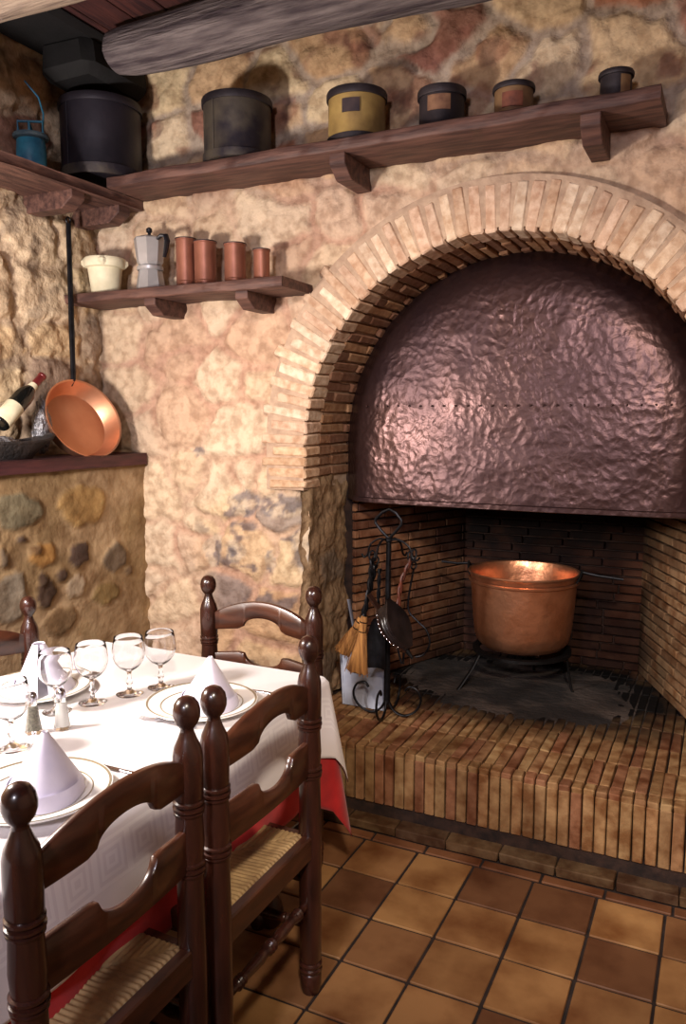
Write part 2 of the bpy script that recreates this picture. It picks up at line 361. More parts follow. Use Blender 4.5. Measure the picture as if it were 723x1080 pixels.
ARX, ARZ, ARR = -.812, 1.47, .815       # arch centre and radius on the wall face
BACK_STONE_SHADOW = [(-1.933, 1.207, .085, .06, 'grey'), (-1.747, 1.204, .11, .055, 'grey'), (-2.107, .983, .055, .075, 'grey'), (-1.983, .988, .055, .055, 'grey'),
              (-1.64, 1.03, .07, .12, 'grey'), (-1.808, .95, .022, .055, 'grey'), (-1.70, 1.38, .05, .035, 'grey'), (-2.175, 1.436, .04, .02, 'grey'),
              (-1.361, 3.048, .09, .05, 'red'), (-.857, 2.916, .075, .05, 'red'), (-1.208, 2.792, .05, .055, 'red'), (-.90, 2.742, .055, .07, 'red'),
              (-2.407, 3.0, .06, .06, 'red'), (-1.716, 2.852, .06, .06, 'red'), (-2.37, 2.86, .05, .04, 'red')]  # painted cast shadows right of the drum and the large tin
def shade_back(u, v):
    X = u-2.8; Z = v
    e, r = stones(X, Z, 11, .27, .21)
    e2, r2 = stones(X+4, Z+2, 23, .11, .085)
    m = sstep(.06, .26, e)
    n = fbm(X*7, Z*7, 3, 5); nf = fbm(X*26, Z*26, 4, 4); rough = fbm(X*14+3, Z*14, 40, 3)
    h = .017*m+.010*(r-.5)*m+.007*sstep(.1, .4, e2)*(.4+.6*rough)+.018*(n-.5)+.012*(nf-.5)-.020*np.abs(fbm(X*10+7, Z*12, 44, 4)-.5)
    mort = np.array(L3((.76, .66, .57))); pink = np.array(L3((.72, .59, .51))); gm = np.array(L3((.66, .60, .54)))
    t = sstep(.4, .62, fbm(X*3, Z*3, 50, 3))[:, None]
    mcol = mort*(1-t)+pink*t
    up = sstep(2.45, 2.65, Z)[:, None]; mcol = mcol*(1-up)+gm*up
    sc = pick(r, CREAM)
    su = pick(r, UPPER); sc = sc*(1-up)+su*up
    lw = (sstep(1.25, 1.12, Z+.25*(fbm(X*4, Z*4, 77, 2)-.5))*sstep(-2.3, -2.05, X))[:, None]
    sl = pick(r, LOW); sc = sc*(1-lw)+sl*lw
    # blotchy lichen-grey inclusions inside the stones low down
    gr = (sstep(.56, .66, fbm(X*11, Z*13, 90, 3))*lw[:, 0])[:, None]
    sc = sc*(1-gr)+np.array(L3((.36, .35, .37)))*gr
    red = (sstep(.58, .68, fbm(X*8+5, Z*8, 91, 3))*up[:, 0]*.7)[:, None]
    sc = sc*(1-red)+np.array(L3((.48, .30, .26)))*red
    mm = sstep(.05, .20, e+.16*(nf-.5))[:, None]*(.74+.2*up)
    col = mcol*(1-mm)+sc*mm
    col *= (.84+.32*fbm(X*22, Z*22, 61, 4))[:, None]
    for (wx, wz, a_, b_, kind) in BACK_STONE_SHADOW:
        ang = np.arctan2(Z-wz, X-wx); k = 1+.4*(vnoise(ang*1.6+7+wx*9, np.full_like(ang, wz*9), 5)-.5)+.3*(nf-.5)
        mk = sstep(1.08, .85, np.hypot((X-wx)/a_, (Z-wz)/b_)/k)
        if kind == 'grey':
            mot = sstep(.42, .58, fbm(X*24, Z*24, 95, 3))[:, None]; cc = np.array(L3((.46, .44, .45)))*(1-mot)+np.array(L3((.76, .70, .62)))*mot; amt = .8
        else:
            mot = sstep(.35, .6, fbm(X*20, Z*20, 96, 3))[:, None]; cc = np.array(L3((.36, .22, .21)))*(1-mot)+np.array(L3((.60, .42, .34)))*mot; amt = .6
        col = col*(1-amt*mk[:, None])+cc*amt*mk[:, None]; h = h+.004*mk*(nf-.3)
    # flatten where the brick arch sits and round the wall into the opening
    rr = np.where(Z > ARZ, np.hypot(X-ARX, Z-ARZ), np.abs(X-ARX))
    fl = sstep(ARR+.19, ARR+.26, rr); fl = np.where(Z < ARZ-.15, 1, fl)
    h = h*fl-.010*(1-fl)
    jam = sstep(ARR+.10, ARR, rr)*(Z < ARZ-.10); h = h-.03*jam
    return h, np.clip(col, 0, 1)
def hole_back(u, v):
    X = u-2.8; Z = v
    return np.where(Z > ARZ, np.hypot(X-ARX, Z-ARZ) < ARR, np.abs(X-ARX) < ARR)
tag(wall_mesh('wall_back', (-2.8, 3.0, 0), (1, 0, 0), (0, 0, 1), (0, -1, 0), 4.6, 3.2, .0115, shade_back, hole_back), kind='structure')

def shade_left(u, v):
    e, r = stones(u, v, 31, .27, .22); e2, r2 = stones(u+4, v+2, 43, .10, .09)
    n = fbm(u*6, v*6, 13, 5); nf = fbm(u*24, v*24, 14, 4)
    h = .020*sstep(.04, .30, e)+.016*(r-.5)*sstep(.05, .2, e)+.010*sstep(.1, .4, e2)*nf+.026*(n-.5)+.018*(nf-.5)-.05*np.abs(fbm(u*9+7, v*9, 44, 5)-.5)
    mm = sstep(.05, .17, e+.1*(nf-.5))[:, None]*.85
    up = sstep(1.05, 1.25, v)[:, None]
    sc = pick(r, [(.82, .74, .60), (.80, .70, .55), (.62, .55, .48), (.84, .76, .64), (.78, .70, .58), (.56, .48, .42), (.82, .74, .62)])
    sc = sc*(1-up)+pick(r, UPPER)*up
    col = np.array(L3((.74, .66, .56)))*(1-mm)+sc*mm
    g = (sstep(.6, .7, fbm(u*9, v*9, 71, 3)))[:, None]*.6
    col = col*(1-g)+np.array(L3((.50, .44, .38)))*g
    col *= (.82+.34*fbm(u*18, v*18, 62, 3))[:, None]
    return h, np.clip(col, 0, 1)
wl = wall_mesh('wall_left', (-2.745, 3.04, 1.37), (0, -1, 0), (0, 0, 1), (1, 0, 0), 3.2, 1.83, .013, shade_left)
tag(wl, kind='structure')
INSET = [(2.23, 1.222, .115, .075, (.47, .47, .40)), (2.58, 1.21, .14, .085, (.66, .55, .36)), (2.342, 1.035, .075, .048, (.62, .47, .26)), (2.305, 1.06, .03, .02, (.40, .30, .20)),
         (2.547, 1.005, .062, .052, (.26, .22, .24)), (2.77, .955, .085, .066, (.36, .33, .30)), (2.44, .935, .036, .024, (.24, .20, .21)),
         (2.352, .877, .052, .062, (.22, .17, .18)), (2.335, .935, .022, .03, (.24, .19, .19)), (2.522, .872, .058, .050, (.68, .63, .56)), (2.17, .895, .085, .10, (.52, .50, .46)), (2.43, .74, .10, .06, (.48, .40, .30)),
         (2.236, 1.11, .026, .013, (.28, .24, .24)), (2.70, .80, .09, .05, (.52, .45, .30)), (2.86, .88, .025, .025, (.40, .34, .28)), (2.15, 1.05, .02, .04, (.36, .32, .28)),
         (2.05, 1.16, .09, .06, (.46, .42, .38)), (1.9, .95, .12, .08, (.56, .48, .36)), (1.75, 1.2, .09, .06, (.32, .28, .28)), (2.0, .7, .08, .06, (.3, .26, .26)), (1.6, .85, .12, .09, (.6, .5, .4)), (2.6, .5, .1, .07, (.4, .36, .32)), (2.2, .45, .12, .08, (.55, .48, .38))]
def shade_lowleft(u, v):
    Y = 3.03-u; Z = v
    n = fbm(u*5, v*5, 213, 5); nf = fbm(u*24, v*24, 214, 4)
    h = .018*(n-.5)+.006*(nf-.5)
    t = sstep(.38, .62, fbm(u*3, v*3, 250, 4))[:, None]
    col = np.array(L3((.66, .58, .47)))*(1-t)+np.array(L3((.57, .49, .37)))*t
    for (y, z, a, b, c) in INSET:
        ang = np.arctan2(Z-z, Y-y); k = 1+.35*(vnoise(ang*1.6+7+y*9, np.full_like(ang, z*9), 5)-.5)+.18*(nf-.5)
        d = np.hypot((Y-y)/a, (Z-z)/b)/k
        m = sstep(1.05, .9, d); h = h+.010*m
        cc = (np.array(L3(c))*.8+.2*np.array(L3((.55, .47, .37))))*(.65+.7*fbm(Y*30, Z*30, 8, 3))[:, None]
        col = col*(1-m[:, None])+cc*m[:, None]
    # rounded arris towards the ledge end and damp darker corner stones
    return h, np.clip(col*(.85+.3*fbm(u*20, v*20, 9, 3))[:, None], 0, 1)
wl2 = wall_mesh('wall_left_lower', (-2.50, 3.03, 0), (0, -1, 0), (0, 0, 1), (1, 0, 0), 3.2, 1.372, .012, shade_lowleft, material=M['plaster'])
wl2.name = 'wall_left_base'; tag(wl2, kind='structure')

def shade_plain(seed):
    def f(u, v):
        e, r = stones(u, v, seed, .3, .24)
        h = .02*sstep(.05, .3, e)+.02*(fbm(u*6, v*6, seed+1, 4)-.5)
        mm = sstep(.05, .17, e)[:, None]*.8
        return h, np.array(L3((.74, .63, .52)))*(1-mm)+pick(r, CREAM)*mm
    return f
tag(wall_mesh('wall_right', (1.8, -2.6, 0), (0, 1, 0), (0, 0, 1), (-1, 0, 0), 5.65, 3.2, .04, shade_plain(301)), kind='structure')
tag(wall_mesh('wall_front', (-2.8, -2.6, 0), (1, 0, 0), (0, 0, 1), (0, 1, 0), 4.65, 3.2, .04, shade_plain(321)), kind='structure')
wr = wall_mesh('wall_left_near', (-2.66, -.1, 0), (0, -1, 0), (0, 0, 1), (1, 0, 0), 2.55, 3.2, .04, shade_plain(341)); tag(wr, kind='structure')

# ------------------------------------------------------------------ floor
fl = MB()
PX, PY, X0, Y0 = .2125, .2175, -.105, 2.606
def tcol():
    r = random.random()
    base = random.choice([(.62, .46, .29), (.56, .41, .26), (.60, .44, .28), (.44, .30, .20), (.52, .37, .24), (.64, .48, .30)])
    return L3(base)
for i in range(-13, 9):
    for j in range(0, 24):
        xc = X0+(i+.5)*PX; yc = Y0-(j+.5)*PY
        if xc < -2.6 or xc > 1.85: continue
        fl.box((xc, yc, -.010), (PX-.0095, PY-.0095, .02), ch=.0025, col=tcol(), jit=.0012)
for i in range(-13, 9):
    xc = X0+(i+.5)*PX+.02
    fl.box((xc, 2.637, -.010), (PX-.009, .046, .02), ch=.0025, col=mscale(L3((.48, .32, .21)), .8+.4*random.random()), jit=.001)
fl.add([(-2.8, -2.7, -.006), (1.9, -2.7, -.006), (1.9, 3.1, -.006), (-2.8, 3.1, -.006)], [(0, 1, 2, 3)], mi=1)
tag(fl.build('floor', [M['tile'], M['grout']]), kind='structure')

# ------------------------------------------------------------------ ceiling
ce = MB()
x = -2.8
while x < 1.9:
    w = random.uniform(.13, .17)
    k = .8+.4*random.random()
    ce.box((x+w/2, .25, 3.17), (w-.008, 5.8, .03), ch=.004, col=(k, k, k))
    x += w
ce.box((-.4, .25, 3.21), (4.8, 5.8, .03), col=(.2, .2, .2))
tag(ce.build('ceiling', M['plank']), kind='structure')

def log(name, x0, x1, y, z, r, m, label, seed, tilt=0):
    mb = MB(); n = 22; K = 60; vs = []; fs = []
    for i in range(K+1):
        t = i/K; xx = x0+(x1-x0)*t
        taper = 1+.10*noise.noise(Vector((xx*1.1, seed, 0)))
        oy = .022*noise.noise(Vector((xx*.9, seed+5, 0))); oz = .018*noise.noise(Vector((xx*.9, seed+9, 0)))+tilt*t
        e = min(1, .86+(t/.02)*.14) if t < .02 else 1
        for k in range(n):
            a = 2*PI*k/n
            rr = r*taper*e*(1+.10*noise.noise(Vector((xx*2.2, cos(a)*1.3, sin(a)*1.3+seed)))+.04*noise.noise(Vector((xx*3, cos(a)*5, sin(a)*5))))
            vs.append((xx, y+oy+rr*cos(a), z+oz+rr*sin(a)))
    for i in range(K):
        for k in range(n):
            fs.append((i*n+k, i*n+(k+1) % n, (i+1)*n+(k+1) % n, (i+1)*n+k))
    fs.append(tuple(range(n))); fs.append(tuple(K*n+k for k in range(n)))
    mb.add(vs, fs)
    return tag(mb.build(name, m, sharp=60), label, 'ceiling beam')
log('ceiling_log', -2.30, 1.80, 2.66, 3.045, .098, M['log'], 'grey weathered round log under the ceiling, close above the tin shelf', 3)
log('ceiling_log', -2.70, 1.80, 2.00, 2.99, .105, M['log_pale'], 'pale round log crossing the top left corner of the photo', 17)
bb = MB(); bb.box((-2.56, 1.45, 3.14), (.34, 3.1, .05), ch=.02, jit=.004)
bb.box((-2.53, 2.80, 3.06), (.27, .40, .16), ch=.04, jit=.012)
tag(bb.build('corner_beam', M['black_beam']), 'near-black beam end in the ceiling corner above the dark drum', 'ceiling beam')

# ------------------------------------------------------------------ fireplace
fp = thing('fireplace', 'large arched brick fireplace with hammered copper hood and raised brick hearth', 'fireplace', (0, 0, 0))
# arch ring
ar = MB(); mo = MB()
NV = 50
for i in range(NV):
    a = PI*(i+.5)/NV; da = PI/NV
    left = max(0, -cos(a)); 
    ln = .165+.02*random.random()+(.05 if (left > .7 and i % 2) else 0)
    r0 = ARR-.012+random.uniform(-.004, .004)
    rc = r0+ln/2; th = da*(r0+.09)-.011
    R = Matrix.Rotation(-(a-PI/2)+random.uniform(-.012, .012), 3, 'Y')
    c = L3(random.choice([(.84, .75, .65), (.81, .70, .60), (.86, .78, .69), (.79, .68, .58), (.82, .71, .62), (.85, .77, .68)]))
    ar.box((ARX+rc*cos(a), 3.040, ARZ+rc*sin(a)), (th, .135, ln), R, ch=.006, col=mscale(c, .85+.25*random.random()), jit=.003)
for k in range(4):      # level courses just under the springing, both sides
    for s in (-1, 1):
        z = ARZ-.024-.047*k; ln = random.uniform(.14, .23)
        ar.box((ARX+s*(ARR-.012+ln/2), 3.035-.004*k*0, z), (ln, .13, .036), ch=.006, col=mscale(L3((.82, .70, .58)), .85+.25*random.random()), jit=.004)
ar.build('arch_ring', M['voussoir'], fp)
# mortar bed of the ring + soffit
RB = .795
def ringseg(mb, R0, R1, y0, y1, seg=64):
    vs = []
    path = [(ARX+R0, ARZ-.19)]+[(ARX+R0*cos(PI*i/seg), ARZ+R0*sin(PI*i/seg)) for i in range(seg+1)]+[(ARX-R0, ARZ-.19)]
    path2 = [(ARX+R1, ARZ-.19)]+[(ARX+R1*cos(PI*i/seg), ARZ+R1*sin(PI*i/seg)) for i in range(seg+1)]+[(ARX-R1, ARZ-.19)]
    n = len(path)
    for (a, b), yy in ((path and (path, 0), y0), ((path2, 0), y0), ((path2, 0), y1), ((path, 0), y1)):
        vs += [(p[0], yy, p[1]) for p in a]
    fs = []
    for q in range(4):
        for i in range(n-1):
            fs.append((q*n+i, q*n+i+1, ((q+1) % 4)*n+i+1, ((q+1) % 4)*n+i))
    mb.add(vs, fs)
ringseg(mo, ARR+.003, ARR+.185, 2.976, 3.45)
mo.build('arch_mortar', M['mortar'], fp)
so = MB()
for i in range(NV+4):
    a = PI*(i+.5)/(NV+4); da = PI/(NV+4)
    splits = [.10, .26] if i % 2 else [.24, .12]
    y = 3.095
    for w in splits:
        if y+w > 3.46: w = 3.46-y
        rr = ARR-.012+random.uniform(-.005, .005)-.012*(y-3.09)/.36
        R = Matrix.Rotation(-(a-PI/2)+random.uniform(-.01, .01), 3, 'Y')
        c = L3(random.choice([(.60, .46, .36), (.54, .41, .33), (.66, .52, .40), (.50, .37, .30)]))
        so.box((ARX+(rr+.02)*cos(a), y+w/2, ARZ+(rr+.02)*sin(a)), (da*(ARR)-.011, w-.008, .04), R, ch=.004, col=mscale(c, .85+.3*random.random()), jit=.003)
        y += w
for k in range(3):
    for s in (-1, 1):
        y = 3.095
        for w in (.12, .24):
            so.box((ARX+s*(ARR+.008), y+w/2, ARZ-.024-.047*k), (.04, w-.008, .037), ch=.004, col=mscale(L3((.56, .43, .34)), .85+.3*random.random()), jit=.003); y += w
so.build('arch_soffit_bricks', M['voussoir'], fp)
def shade_jamb(seed):
    def f(u, v):
        e, r = stones(u+1, v, seed, .22, .17)
        nf = fbm(u*22, v*22, seed+4, 4); n = fbm(u*8, v*8, seed+5, 4)
        edge = sstep(0, .05, u)
        h = (.008*sstep(.05, .3, e)+.03*(n-.5)+.018*(nf-.5)-.03*np.abs(fbm(u*14, v*10, seed+9, 4)-.5))-.025*(1-edge)
        mm = sstep(.05, .25, e+.2*(nf-.5))[:, None]*.6
        col = np.array(L3((.56, .47, .37)))*(1-mm)+pick(r, [(.62, .52, .40), (.46, .42, .38), (.66, .56, .44), (.52, .44, .34)])*mm
        return h, col*(.8+.4*fbm(u*20, v*20, seed+6, 3))[:, None]
    return f
wall_mesh('jamb_stonework', (ARX-ARR-.002, 2.985, .30), (0, 1, 0), (0, 0, 1), (1, 0, 0), .42, 1.04, .010, shade_jamb(401), parent=fp)
wall_mesh('jamb_stonework', (ARX+ARR+.002, 2.985, .30), (0, 1, 0), (0, 0, 1), (-1, 0, 0), .42, 1.04, .010, shade_jamb(421), parent=fp)

# hood: convex hammered sheet filling the arch
def hood():
    RH = .80; zb = 1.232; vs = []; fs = []
    NA = 150; NR = 56
    # star-shaped grid from the middle of the bottom edge
    cx, cz = ARX, zb
    def border(a):
        # ray from (cx, cz) to outline: arc radius RH about (ARX, ARZ) joined to vertical sides
        dx, dz = cos(a), sin(a)
        if abs(dx) > 1e-6:
            t = RH/abs(dx)
            if cz+t*dz <= ARZ: return t
        o = cz-ARZ; bq = o*dz; cq = o*o-RH*RH
        return -bq+sqrt(bq*bq-cq)
    for j in range(NR+1):
        s = (j/NR)
        for i in range(NA+1):
            a = PI*i/NA; t = border(a)*s
            X = cx+t*cos(a); Z = cz+t*sin(a)
            d = (RH-hypot(X-ARX, Z-ARZ)) if Z > ARZ else RH-abs(X-ARX)
            d = max(d, 0)
            bul = .105*(1-math.exp(-(d/.07)**1.3))+.035*(1-((X-ARX)/RH)**2)*max(0, 1-(Z-zb)/1.1)
            p = Vector((X*9, Z*9, 1)); dn = .004*noise.noise(p)+.0012*noise.noise(p*3.2)
            vs.append((X, 3.385-bul+dn, Z))
    n = NA+1
    for j in range(NR):
        for i in range(NA):
            fs.append((j*n+i, j*n+i+1, (j+1)*n+i+1, (j+1)*n+i))
    mb = MB(); mb.add(vs, fs)
    # rolled bottom edge and returned lip
    K = 90
    def front(X):
        d = max(RH-abs(X-ARX), 0)
        return 3.385-(.105*(1-math.exp(-(d/.07)**1.3))+.035*(1-((X-ARX)/RH)**2))
    for sgn in (0,):
        lv = []; lf = []
        for i in range(K+1):
            X = ARX-RH+2*RH*i/K; y = front(X)
            lv += [(X, y, zb), (X, y-.008, zb-.004), (X, y-.008, zb-.022), (X, y+.004, zb-.026), (X, y+.03, zb-.012), (X, y+.03, zb+.02)]
        for i in range(K):
            for q in range(5): lf.append((i*6+q, i*6+q+1, i*6+6+q+1, i*6+6+q))
        mb.add(lv, lf)
    o = mb.build('hood', M['hood'], fp, sharp=60)
    o['label'] = 'dark hammered copper hood sheet'
    # seam with rivets
    for i in range(26):
        X = ARX-.66+1.32*i/25; rv = MB()
        rv.lathe([(0.0005, .006), (.003, .005), (.005, 0)], 8, (X, front(X)+.004, 1.64), Matrix.Rotation(PI/2, 3, 'X'))
        rv.build('rivet', M['hood'], o)
hood()

# firebox brick lining
FZ = .31
def brickwall(mb, p0, p1, z0, z1, seed, cols, nrm):
    p0 = Vector((*p0, 0)); p1 = Vector((*p1, 0)); d = (p1-p0); ln = d.length; d.normalize()
    R = Matrix.Rotation(math.atan2(d.y, d.x), 3, 'Z'); rnd = random.Random(seed)
    k = 0; z = z0
    while z < z1:
        x = -rnd.random()*.2
        while x < ln:
            w = .21
            a, b = max(x, 0), min(x+w, ln)
            if b-a > .02:
                c = p0+d*((a+b)/2)+Vector(nrm)*.005
                mb.box((c.x, c.y, z+.0185), (b-a-.008, .03, .035), R, ch=.003, col=mscale(L3(rnd.choice(cols)), .8+.4*rnd.random()), jit=.0015)
            x += w
        z += .044; k += 1
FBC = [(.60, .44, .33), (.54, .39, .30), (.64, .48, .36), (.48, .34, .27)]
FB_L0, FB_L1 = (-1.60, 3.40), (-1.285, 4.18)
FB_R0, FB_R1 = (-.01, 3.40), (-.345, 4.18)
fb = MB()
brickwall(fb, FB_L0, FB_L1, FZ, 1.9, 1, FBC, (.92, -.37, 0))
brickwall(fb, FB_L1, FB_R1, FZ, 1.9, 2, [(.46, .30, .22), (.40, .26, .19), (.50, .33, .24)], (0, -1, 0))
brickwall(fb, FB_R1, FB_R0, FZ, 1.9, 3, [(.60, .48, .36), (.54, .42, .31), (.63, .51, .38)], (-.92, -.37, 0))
for (a, b) in ((FB_L0, FB_L1), (FB_L1, FB_R1), (FB_R1, FB_R0)):
    fb.add([(a[0], a[1], FZ-.2), (b[0], b[1], FZ-.2), (b[0], b[1], 2.6), (a[0], a[1], 2.6)], [(0, 1, 2, 3)], mi=1)
fb.add([(-1.6, 3.39, 1.9), (0, 3.39, 1.9), (-.34, 4.2, 1.9), (-1.29, 4.2, 1.9)], [(0, 1, 2, 3)], mi=1)
fb.add([(-1.85, 3.40, .2), (-1.6, 3.40, .2), (-1.6, 3.40, 2.6), (-1.85, 3.40, 2.6)], [(0, 1, 2, 3)], mi=1)
fb.add([(0, 3.40, .2), (.25, 3.40, .2), (.25, 3.40, 2.6), (0, 3.40, 2.6)], [(0, 1, 2, 3)], mi=1)
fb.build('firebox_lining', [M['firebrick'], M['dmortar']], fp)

# hearth platform
he = MB(); HB = [(.63, .50, .35), (.60, .47, .32), (.65, .53, .37), (.57, .43, .30), (.62, .48, .33), (.57, .40, .29)]
HP = .0415; rh = random.Random(5)
x = -2.47; ys = [2.725, 2.775, 2.985, 3.195]
while x < 1.75:
    c0 = rh.choice(HB); k = .85+.3*rh.random(); c = mscale(L3(c0), k)
    j = rh.uniform(-.003, .003)
    he.box((x+HP/2, 2.745+j*.5, .190), (HP-.005, .05, .205), ch=.003, col=c, jit=.001)        # soldier face
    he.box((x+HP/2, 2.752+j, .300), (HP-.005, .058, .026), ch=.004, col=mscale(L3(rh.choice(HB)), .85+.3*rh.random()), jit=.0015)
    for (a, b) in ((2.783, 2.99), (2.99, 3.20)):
        he.box((x+HP/2+rh.uniform(-.002, .002), (a+b)/2, .297), (HP-.0055, b-a-.005, .028), ch=.003, col=mscale(L3(rh.choice(HB)), .85+.3*rh.random()), jit=.0025)
    if -1.62 < x < -.02:
        for (a, b) in ((3.20, 3.41), (3.41, 3.62), (3.62, 3.83), (3.83, 4.04), (4.04, 4.22)):
            if a >= 3.4 and (x < -1.55+(a-3.4)*.3 or x > -.1-(a-3.4)*.35): continue
            he.box((x+HP/2, (a+b)/2, .291), (HP-.0055, b-a-.005, .028), ch=.003, col=mscale(L3(rh.choice(HB)), .7+.3*rh.random()), jit=.0025)
    x += HP
x = -2.47
while x < 1.75:
    w = .2
    he.box((x+w/2, 2.705, .018), (w-.005, .085, .036), ch=.003, col=mscale(L3(rh.choice([(.42, .33, .23), (.38, .29, .21), (.45, .36, .26)])), .8+.3*rh.random()), jit=.002)
    x += w
he.box((-.35, 2.90, .14), (4.25, .27, .29), ch=.002, mi=1)
he.box((-.81, 3.60, .14), (1.70, 1.24, .28), ch=.002, mi=1)
he.box((-.35, 2.83, .03), (4.25, .2, .12), ch=.002, mi=1)
he.build('hearth_platform', [M['hearth'], M['dmortar']], fp)
# ash bed
ash = MB(); vs = []; fs = []; A = 50
for j in range(A+1):
    for i in range(A+1):
        u, v = i/A*2-1, j/A*2-1; X = -.87+u*.62; Y = 3.70+v*.43
        r2 = hypot(u, v)+.25*noise.noise(Vector((X*4, Y*4, 0)))
        z = .300+.024*max(0, 1-r2)**.6*(.8+.5*noise.noise(Vector((X*11, Y*11, 3)))) if r2 < 1 else .296
        vs.append((X, Y, z))
for j in range(A):
    for i in range(A): fs.append((j*(A+1)+i, j*(A+1)+i+1, (j+1)*(A+1)+i+1, (j+1)*(A+1)+i))
ash.add(vs, fs); ao = ash.build('ash_bed', M['ash'], fp, sharp=80); ao['kind'] = 'stuff'

# ------------------------------------------------------------------ shelves
def plank_mesh(x0, x1, y0, y1, z0, z1, seed, sag=0, n=40, amp=.006, axis=0, taper=0):
    """rough-sawn plank whose long axis is x (axis 0) or y (axis 1)"""
    mb = MB(); vs = []; fs = []; prof = []
    L0, L1 = (x0, x1) if axis == 0 else (y0, y1); W0, W1 = (y0, y1) if axis == 0 else (x0, x1)
    ch = .004; m = 4
    sec = [(0, ch), (0, 1-ch)]
    cs = []
    T = z1-z0
    for (w, z) in ((0, ch), (0, T-ch), (ch, T), (.5, T), (1, T), (1, 0), (.5, 0), (ch, 0)):
        cs.append((w, z))
    N_ = len(cs)
    for i in range(n+1):
        t = i/n; l = L0+(L1-L0)*t
        dz = -sag*4*t*(1-t)+.0035*noise.noise(Vector((l*3, seed, 0)))
        de = amp*noise.noise(Vector((l*4, seed+3, 0)))+taper*t
        for k, (w, z) in enumerate(cs):
            W = W0+(w if w in (0, ch) else w*(W1-W0))
            if w in (0, ch): W += de
            zz = z0+z+dz+.0025*noise.noise(Vector((l*9, k*2.3, seed)))
            vs.append((l, W, zz) if axis == 0 else (W, l, zz))
    for i in range(n):
        for k in range(N_): fs.append((i*N_+k, i*N_+(k+1) % N_, (i+1)*N_+(k+1) % N_, (i+1)*N_+k))
    fs.append(tuple(range(N_))); fs.append(tuple(n*N_+k for k in range(N_)))
    mb.add(vs, fs); return mb
def corbel(parent, m, x, y0, y1, zt, w, h, axis=0, back=3.03):
    """a stub with an undercut nose: long in y for the back wall (axis 0) or in x for the left wall"""
    L_ = y1-y0
    out = [(0, 0), (0, -h*.45), (L_*.22, -h), (L_, -h), (L_, 0)]
    mb = MB()
    if axis == 0:
        vs = [(x-w/2, y0+a, zt+b) for a, b in out]+[(x+w/2, y0+a, zt+b) for a, b in out]
    else:
        vs = [(y0+a*-1, x-w/2, zt+b) for a, b in out]+[(y0-a, x+w/2, zt+b) for a, b in out]
    n = 5
    fs = [tuple(range(n)), tuple(range(2*n-1, n-1, -1))]+[(i, i+n, (i+1) % n+n, (i+1) % n) for i in range(n)]
    mb.add(vs, fs); o = mb.build('corbel', m, parent, smooth=False)
    md = o.modifiers.new('b', 'BEVEL'); md.width = .004; md.segments = 2
    return o
sr = thing('wall_shelf', 'long dark wooden shelf on the back wall above the arch, carrying six old tins', 'shelf')
plank_mesh(-2.445, -.245, 2.735, 3.02, 2.562, 2.606, 2, n=60, taper=0, amp=.010).build('shelf_board', M['shelf'], sr, sharp=50)
for cx in (-1.36, -.455): corbel(sr, M['shelf'], cx, 2.755, 3.03, 2.563, .065, .085)
sl = thing('wall_shelf', 'dark wooden shelf on the left wall under the turquoise can', 'shelf')
plank_mesh(-2.455, -2.76, 0.9, 2.985, 2.522, 2.562, 9, n=60, axis=1, amp=.006).build('shelf_board', M['shelfy'], sl, sharp=50)
for cy in (2.60, 2.88, 1.9): corbel(sl, M['shelfy'], cy, -2.475, -2.20, 2.524, .075, .075, axis=1)
s3 = thing('wall_shelf', 'short rough wooden shelf carrying the coffee pot and copper canisters', 'shelf')
plank_mesh(-2.73, -1.597, 2.75, 3.02, 2.098, 2.138, 21, n=40, amp=.006).build('shelf_board', M['shelf'], s3, sharp=50)
for cx in (-2.265, -1.80): corbel(s3, M['shelf'], cx, 2.775, 3.03, 2.10, .06, .07)
lg = plank_mesh(-2.478, -2.76, .2, 2.985, 1.372, 1.424, 33, n=40, axis=1, amp=.002).build('ledge_board', M['ledge'], sharp=50)
tag(lg, 'dark maroon plank topping the low wall on the left, under the copper pan', 'ledge')

# ------------------------------------------------------------------ tins on the long shelf
ZS = 2.609
def tin(name, x, y, r, h, m, label, lid=None, lab=None, base=None, cat='tin', seam=False, lidh=.026, rz=0, z=ZS, labw=.5, labz=(.5, .8), group=None):
    t = thing(name, label, cat, (x, y, z), rz, group)
    mb = MB(); mb.lathe([(0.001, 0), (r-.003, 0), (r, .004), (r, .01), (r-.002, .014), (r-.002, h*.5), (r-.002, h-.006), (r*.99-.002, h), (0.001, h)], 48)
    if seam: mb.tube([(r*cos(-1.75), r*sin(-1.75), .01), (r*cos(-1.75), r*sin(-1.75), h-.01)], .003)
    mb.build('body', m, t)
    l = MB(); l.lathe([(r-.001, h-lidh), (r+.004, h-lidh), (r+.005, h-lidh+.003), (r+.005, h-.003), (r+.002, h+.003), (r*.6, h+.004), (.001, h+.004)], 48)
    l.lathe([(.001, h+.012), (.008, h+.010), (.009, h+.003)], 12)
    lo_ = l.build('lid', lid or m, t)
    if lab:
        q = MB(); a0 = -PI/2-labw+.0; a1 = -PI/2+labw
        q.lathe([(r, h*labz[0]), (r+.0022, h*labz[0]+.001), (r+.0022, h*labz[1]-.001), (r, h*labz[1])], 16, a0=a0, a1=a1)
        q.build('plaque', lab, t)
    if base:
        q = MB(); q.lathe([(r-.001, .0), (r+.0035, .001), (r+.0035, h*.13), (r-.001, h*.13+.002)], 48); q.build('base_band', base, t)
    return t
tin('metal_drum', -2.535, 2.815, .172, .322, M['drum'], 'tall dark round metal drum in the corner of the top shelves', lid=M['drum'], base=M['zinc'], cat='drum', seam=True, lidh=.03)
tin('storage_tin', -1.862, 2.862, .138, .245, M['zinc'], 'large tarnished grey lidded tin, second from the corner on the long shelf', lid=M['dark_tin'], base=M['zinc'], seam=True)
